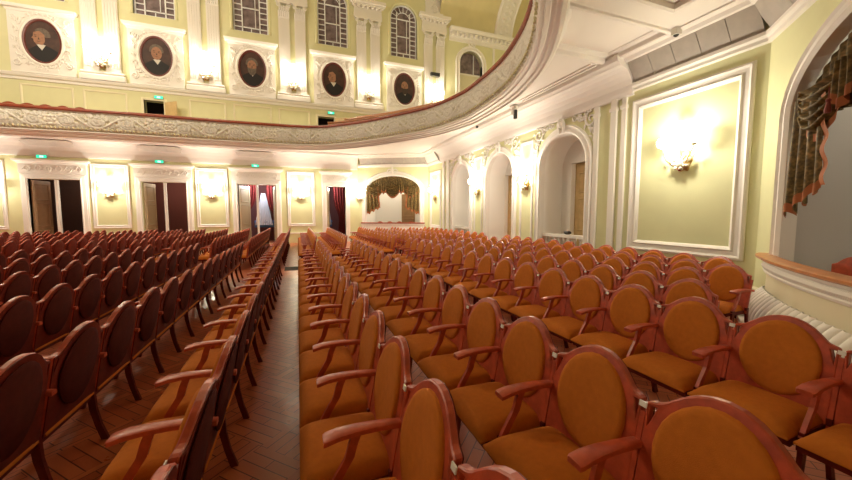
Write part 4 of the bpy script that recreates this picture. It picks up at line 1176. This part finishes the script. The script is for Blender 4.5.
def m_support(y=AY):
    mb = MB(); st = [(-.31, .66), (-.33, .61), (-.35, .54), (-.40, .46), (-.45, .37)]
    ring = [[mb.vert((x+a, y+b, z)) for a, b in ((-.022, -.012), (.022, -.012), (.022, .012), (-.022, .012))] for x, z in st]
    for a, b in zip(ring[:-1], ring[1:]):
        for k in range(4): mb.face((a[k], a[(k+1) % 4], b[(k+1) % 4], b[k]))
    mb.face(ring[0]); mb.face(ring[-1]); return mb
def m_leg(front, y=AY):
    mb = MB()
    st = [(-.44, .40, .026), (-.44, .25, .022), (-.45, .12, .02), (-.47, .0, .022)] if front else [(-.135, .42, .024), (-.125, .25, .021), (-.10, .12, .019), (-.065, 0, .022)]
    ring = [[mb.vert((x+a*r, y+b*.013, z)) for a, b in ((-1, -1), (1, -1), (1, 1), (-1, 1))] for x, z, r in st]
    for a, b in zip(ring[:-1], ring[1:]):
        for k in range(4): mb.face((a[k], a[(k+1) % 4], b[(k+1) % 4], b[k]))
    mb.face(ring[0]); mb.face(ring[-1]); return mb
def m_apron():
    mb = MB(); mb.box(Fr((0, 0), (0, 1)), -.275, .275, .325, .378, -.14, -.12)  # rear rail
    fr = Fr((0, 0), (0, 1))                                    # u = y, h = x
    mb = MB(); mb.box(fr, -.277, .277, .325, .376, -.545, -.52); mb.box(fr, -.277, .277, .33, .376, -.15, -.125)
    mb.box(fr, .258, .277, .33, .376, -.53, -.14); mb.box(fr, -.277, -.258, .33, .376, -.53, -.14)
    return mb
def m_plate():
    mb = MB()
    mb.plate(None, [(AY-.018, .822), (AY+.018, .822), (AY+.018, .846), (AY-.018, .846)], [], .014, .02, fn=lambda y, z, h: (-h + (z-.98)*TILT - .027, y, z)); return mb
def m_post(y=AY):
    mb = MB(); mb.plate(None, [(y-.012, .34), (y+.012, .34), (y+.012, .80), (y-.012, .80)], [], -.012, .012, fn=lambda yy, z, h: (-h + (z-.98)*TILT - .026, yy, z)); return mb
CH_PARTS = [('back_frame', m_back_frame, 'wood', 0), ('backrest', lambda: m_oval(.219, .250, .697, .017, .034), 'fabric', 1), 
            ('back_shade_layer', m_board, 'wood_shaded', 2),  # thin added layer that paints shade onto the rear face
            ('back_panel', lambda: m_oval(.208, .240, .697, -.022, -.012), 'fabric_shaded', 2), ('seat', m_seat, 'fabric', 1), ('seat_frame', m_apron, 'wood_shaded', 2),
            ('armrest', m_arm, 'wood', 0), ('arm_support', m_support, 'wood', 0), ('leg', lambda: m_leg(True), 'wood_shaded', 2), ('leg', lambda: m_leg(False), 'wood_shaded', 2),
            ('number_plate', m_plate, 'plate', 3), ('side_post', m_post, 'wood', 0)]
SMOOTH = {'backrest', 'back_panel', 'seat', 'armrest', 'back_rim'}
CHMESH = {}
def make_chair():
    t = empty('theatre_seat'); arm = None
    for nm, f, mt, _ in CH_PARTS:
        mb = f()
        o = mb.build(nm, M[mt], arm if nm == 'arm_support' else t, smooth=nm in SMOOTH, ang=50)
        if nm == 'armrest': arm = o
    return t
chair0 = make_chair()
end_arm = {}
for nm, f, mt in (('armrest', lambda: m_arm(-AY), 'wood'), ('arm_support', lambda: m_support(-AY), 'wood'), ('leg', lambda: m_leg(True, -AY), 'wood_shaded'), ('leg_rear', lambda: m_leg(False, -AY), 'wood_shaded'), ('side_post', lambda: m_post(-AY), 'wood')):
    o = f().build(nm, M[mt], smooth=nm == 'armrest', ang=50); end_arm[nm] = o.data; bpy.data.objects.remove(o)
def add_end(c):
    a = link('armrest', end_arm['armrest'], c); link('arm_support', end_arm['arm_support'], a)
    link('leg', end_arm['leg'], c); link('leg', end_arm['leg_rear'], c); link('side_post', end_arm['side_post'], c)
# one joined mesh for seats too small in the picture to show their parts
mbj = MB()
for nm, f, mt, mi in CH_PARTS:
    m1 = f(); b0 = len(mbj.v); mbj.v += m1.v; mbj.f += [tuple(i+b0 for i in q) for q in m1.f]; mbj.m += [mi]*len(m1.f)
far0 = mbj.build('theatre_seat', [M['wood'], M['fabric'], M['wood_shaded'], M['plate']], smooth=True, ang=50)
far_mesh = far0.data; bpy.data.objects.remove(far0)

ROWS_R = [.55, 1.53, 3.23, 4.10, 4.98, 5.85, 6.73]
ROWS_L = [-.38 - .965*i for i in range(13)]
PITCH = .58
PH_R = [-.10, -.04, -.06, -.05, -.03, -.05, -.03]; PH_L = [.25, .33, .31] + [.31]*10
def visible(x, y):
    for dx in (-.5, -.25, 0):
        for dy in (-.28, 0, .28):
            for z in (.3, .6, .98):
                p = proj(x+dx, y+dy, z)
                if p and -3 < p[0] < 855 and -3 < p[1] < 483: return True
    return False
cands = []
RSTART = {3: 4, 4: 5, 5: 5, 6: 6}
for side, rows in (('R', ROWS_R), ('L', ROWS_L)):
    for ri, x in enumerate(rows):
        ph = (PH_R if side == 'R' else PH_L)[ri]
        for k in range(0, 17 if ph > .1 else 18):
            if side == 'R' and k < RSTART.get(ri, 0): continue
            y = .24 + ph + PITCH*k
            if visible(x, y): cands.append((side, ri, 1, k, x, y))
        for k in range(0, 14):
            y = 11.80 + PITCH*k
            if side == 'R' and ((ri >= 5 and k >= 12) or (ri >= 3 and k == 13)): continue
            if visible(x, y): cands.append((side, ri, 2, k, x, y))
def dist(c): return math.hypot(c[4], c[5])
rest = [c for c in cands if c[0] == 'L' and c[2] == 2 and c[1] >= 5]          # tiny, mostly hidden rows far left
keep = set(cands) - set(rest)
used0 = False
rowmin = {}
for c in cands:
    if c in keep and c[2] == 1: rowmin[(c[0], c[1])] = min(rowmin.get((c[0], c[1]), 99), c[3])
for c in cands:
    if c not in keep: continue
    side, ri, blk, k, x, y = c
    row = '%s row %s of the aisle' % (ORD[ri+1], 'right' if side == 'R' else 'left')
    if blk == 1:
        if not used0: o = chair0; used0 = True
        else: o = copy_tree(chair0)
        o.location = (x, y, 0)
        j = k - rowmin[(side, ri)]
        last = 16 if (PH_R if side == 'R' else PH_L)[ri] > .1 else 17
        nth = '%s from the near end' % ORD[j+1] if k < 10 else ('%s before the cross aisle' % ORD[last+1-k] if k < last else 'last before the cross aisle')
        if side == 'R': lab = 'orange oval-backed wooden seat, %s, %s' % (nth, row)
        else: lab = 'dark red-brown seat back, %s, %s' % (nth, row)
        tag(o, lab, 'seat', 'seats in the near block %s of the aisle' % ('right' if side == 'R' else 'left'))
        if k == rowmin[(side, ri)]: END = o; end_list = globals().setdefault('ENDS', []); end_list.append(o)
    else:
        o = link('theatre_seat', far_mesh, None, (x, y, 0))
        nth = '%s beyond the cross aisle' % ORD[k+1]
        if side == 'R': lab = 'small far orange seat, %s, %s' % (nth, row)
        else: lab = 'small far red-brown seat, %s, %s' % (nth, row)
        tag(o, lab, 'seat', 'seats in the far block %s of the aisle' % ('right' if side == 'R' else 'left'))
for o in ENDS: add_end(o)
if rest:
    mb = MB(); src_v = [tuple(v.co) for v in far_mesh.vertices]; src_f = [tuple(p.vertices) for p in far_mesh.polygons]; src_m = [p.material_index for p in far_mesh.polygons]
    for c in rest:
        b0 = len(mb.v); mb.v += [(v[0]+c[4], v[1]+c[5], v[2]) for v in src_v]; mb.f += [tuple(i+b0 for i in q) for q in src_f]; mb.m += src_m
    o = mb.build('distant_seats', [M['wood'], M['fabric'], M['wood_shaded'], M['plate']], smooth=True, ang=50)
    tag(o, 'mass of tiny dark red seat backs at the far left before the doorways', 'seats', None, 'stuff')
print('CHAIRS', len(cands), 'individual', len(keep), 'rest', len(rest))

# box chairs: backs seen over the rails
def box_chair(fr, u, h, lab, sc=1.0, zf=.35, rot=PI):
    t = empty('box_chair', matrix=fr.matrix(u, zf, h) @ Matrix.Rotation(rot, 4, 'Z')); tag(t, lab, 'chair', 'chairs inside the boxes')
    mb = MB(); mb.plate(None, contour, [], -.018, .018, cham=.006, fn=lambda y, z, hh: (y, -hh, z)); mb.build('back_frame', M['wood'], t)
    mb = MB(); mb.plate(None, arc(0, .70, .2, .23, 0, 2*PI, 24)[:-1], [], -.05, -.018, cham=.008, fn=lambda y, z, hh: (y, -hh, z)); mb.build('backrest', M['tassel'], t)
    mb = MB(); mb.box(LF, -.26, .26, .38, .46, -.5, -.02); mb.build('seat', M['tassel'], t)
    for a in (-.23, .23):
        for b in (.05, .46): MB().box(LF, a-.02, a+.02, 0, .38, -b-.02, -b+.02).build('leg', M['wood'], t)
for i, u in enumerate((1.15, 1.78, 2.41, 3.15)): box_chair(FCH, u, -.75, 'dark chair top showing over the far box rail, %s from left' % ORD[i+1], rot=0, zf=.24)
box_chair(NCH, 1.42, -.50, 'dark red chair inside the near box behind its rail', zf=.165, rot=math.radians(20))

# ------------------------------------------------------------------ light
def area(name, loc, rot, size, energy, col, sy_=None):
    l = bpy.data.lights.new(name, 'AREA'); l.energy = energy; l.color = col; l.size = size
    if sy_: l.shape = 'RECTANGLE'; l.size_y = sy_
    o = bpy.data.objects.new(name, l); COL.objects.link(o); o.location = loc; o.rotation_euler = rot; return o
def hall_light(loc, energy, r=.7, col=(1, .86, .66)):
    l = bpy.data.lights.new('unseen_hall_light', 'POINT'); l.energy = energy; l.shadow_soft_size = r; l.color = col
    o = bpy.data.objects.new('unseen_hall_light', l); COL.objects.link(o); o.location = loc
for p, e in (((-11, 14.5, 11.0), 1100), ((-12, 6, 11.0), 100), ((-7, 12.5, 12.5), 700), ((9.5, 12, 11.0), 480)): hall_light(p, e)  # chandeliers out of view; the last is added to brighten the vault
lamp(NCH(2.56, 4.25, -1.0), 34, .12)  # no sconce: unseen fill light added to brighten the near box
lamp(FCH(2.15, 4.25, -.9), 90, .12)  # unseen fill light added inside the far box, likewise no sconce
lamp((-2.0, YF+1.0, 3.3), 75, .1, (.85, .9, 1.0)); lamp((1.9, YF+.9, 3.2), 45, .1, (.85, .9, 1.0)); lamp((-10.6, YF+1.6, 3.5), 14, .1)  # cool corridor lamps on the sheers; the last is added to lighten the corridor
lamp((-6.5, YF+1.6, 3.3), 22, .1, (1, .8, .6))  # unseen fill light added to lift the red corridor
w = bpy.data.worlds.new('world'); scene.world = w; w.use_nodes = True
w.node_tree.nodes['Background'].inputs['Color'].default_value = (1.0, .86, .70, 1)
w.node_tree.nodes['Background'].inputs['Strength'].default_value = .12

scene.view_settings.view_transform = 'Standard'
scene.view_settings.look = 'None'
scene.view_settings.gamma = 1.0
scene.view_settings.exposure = 0.28
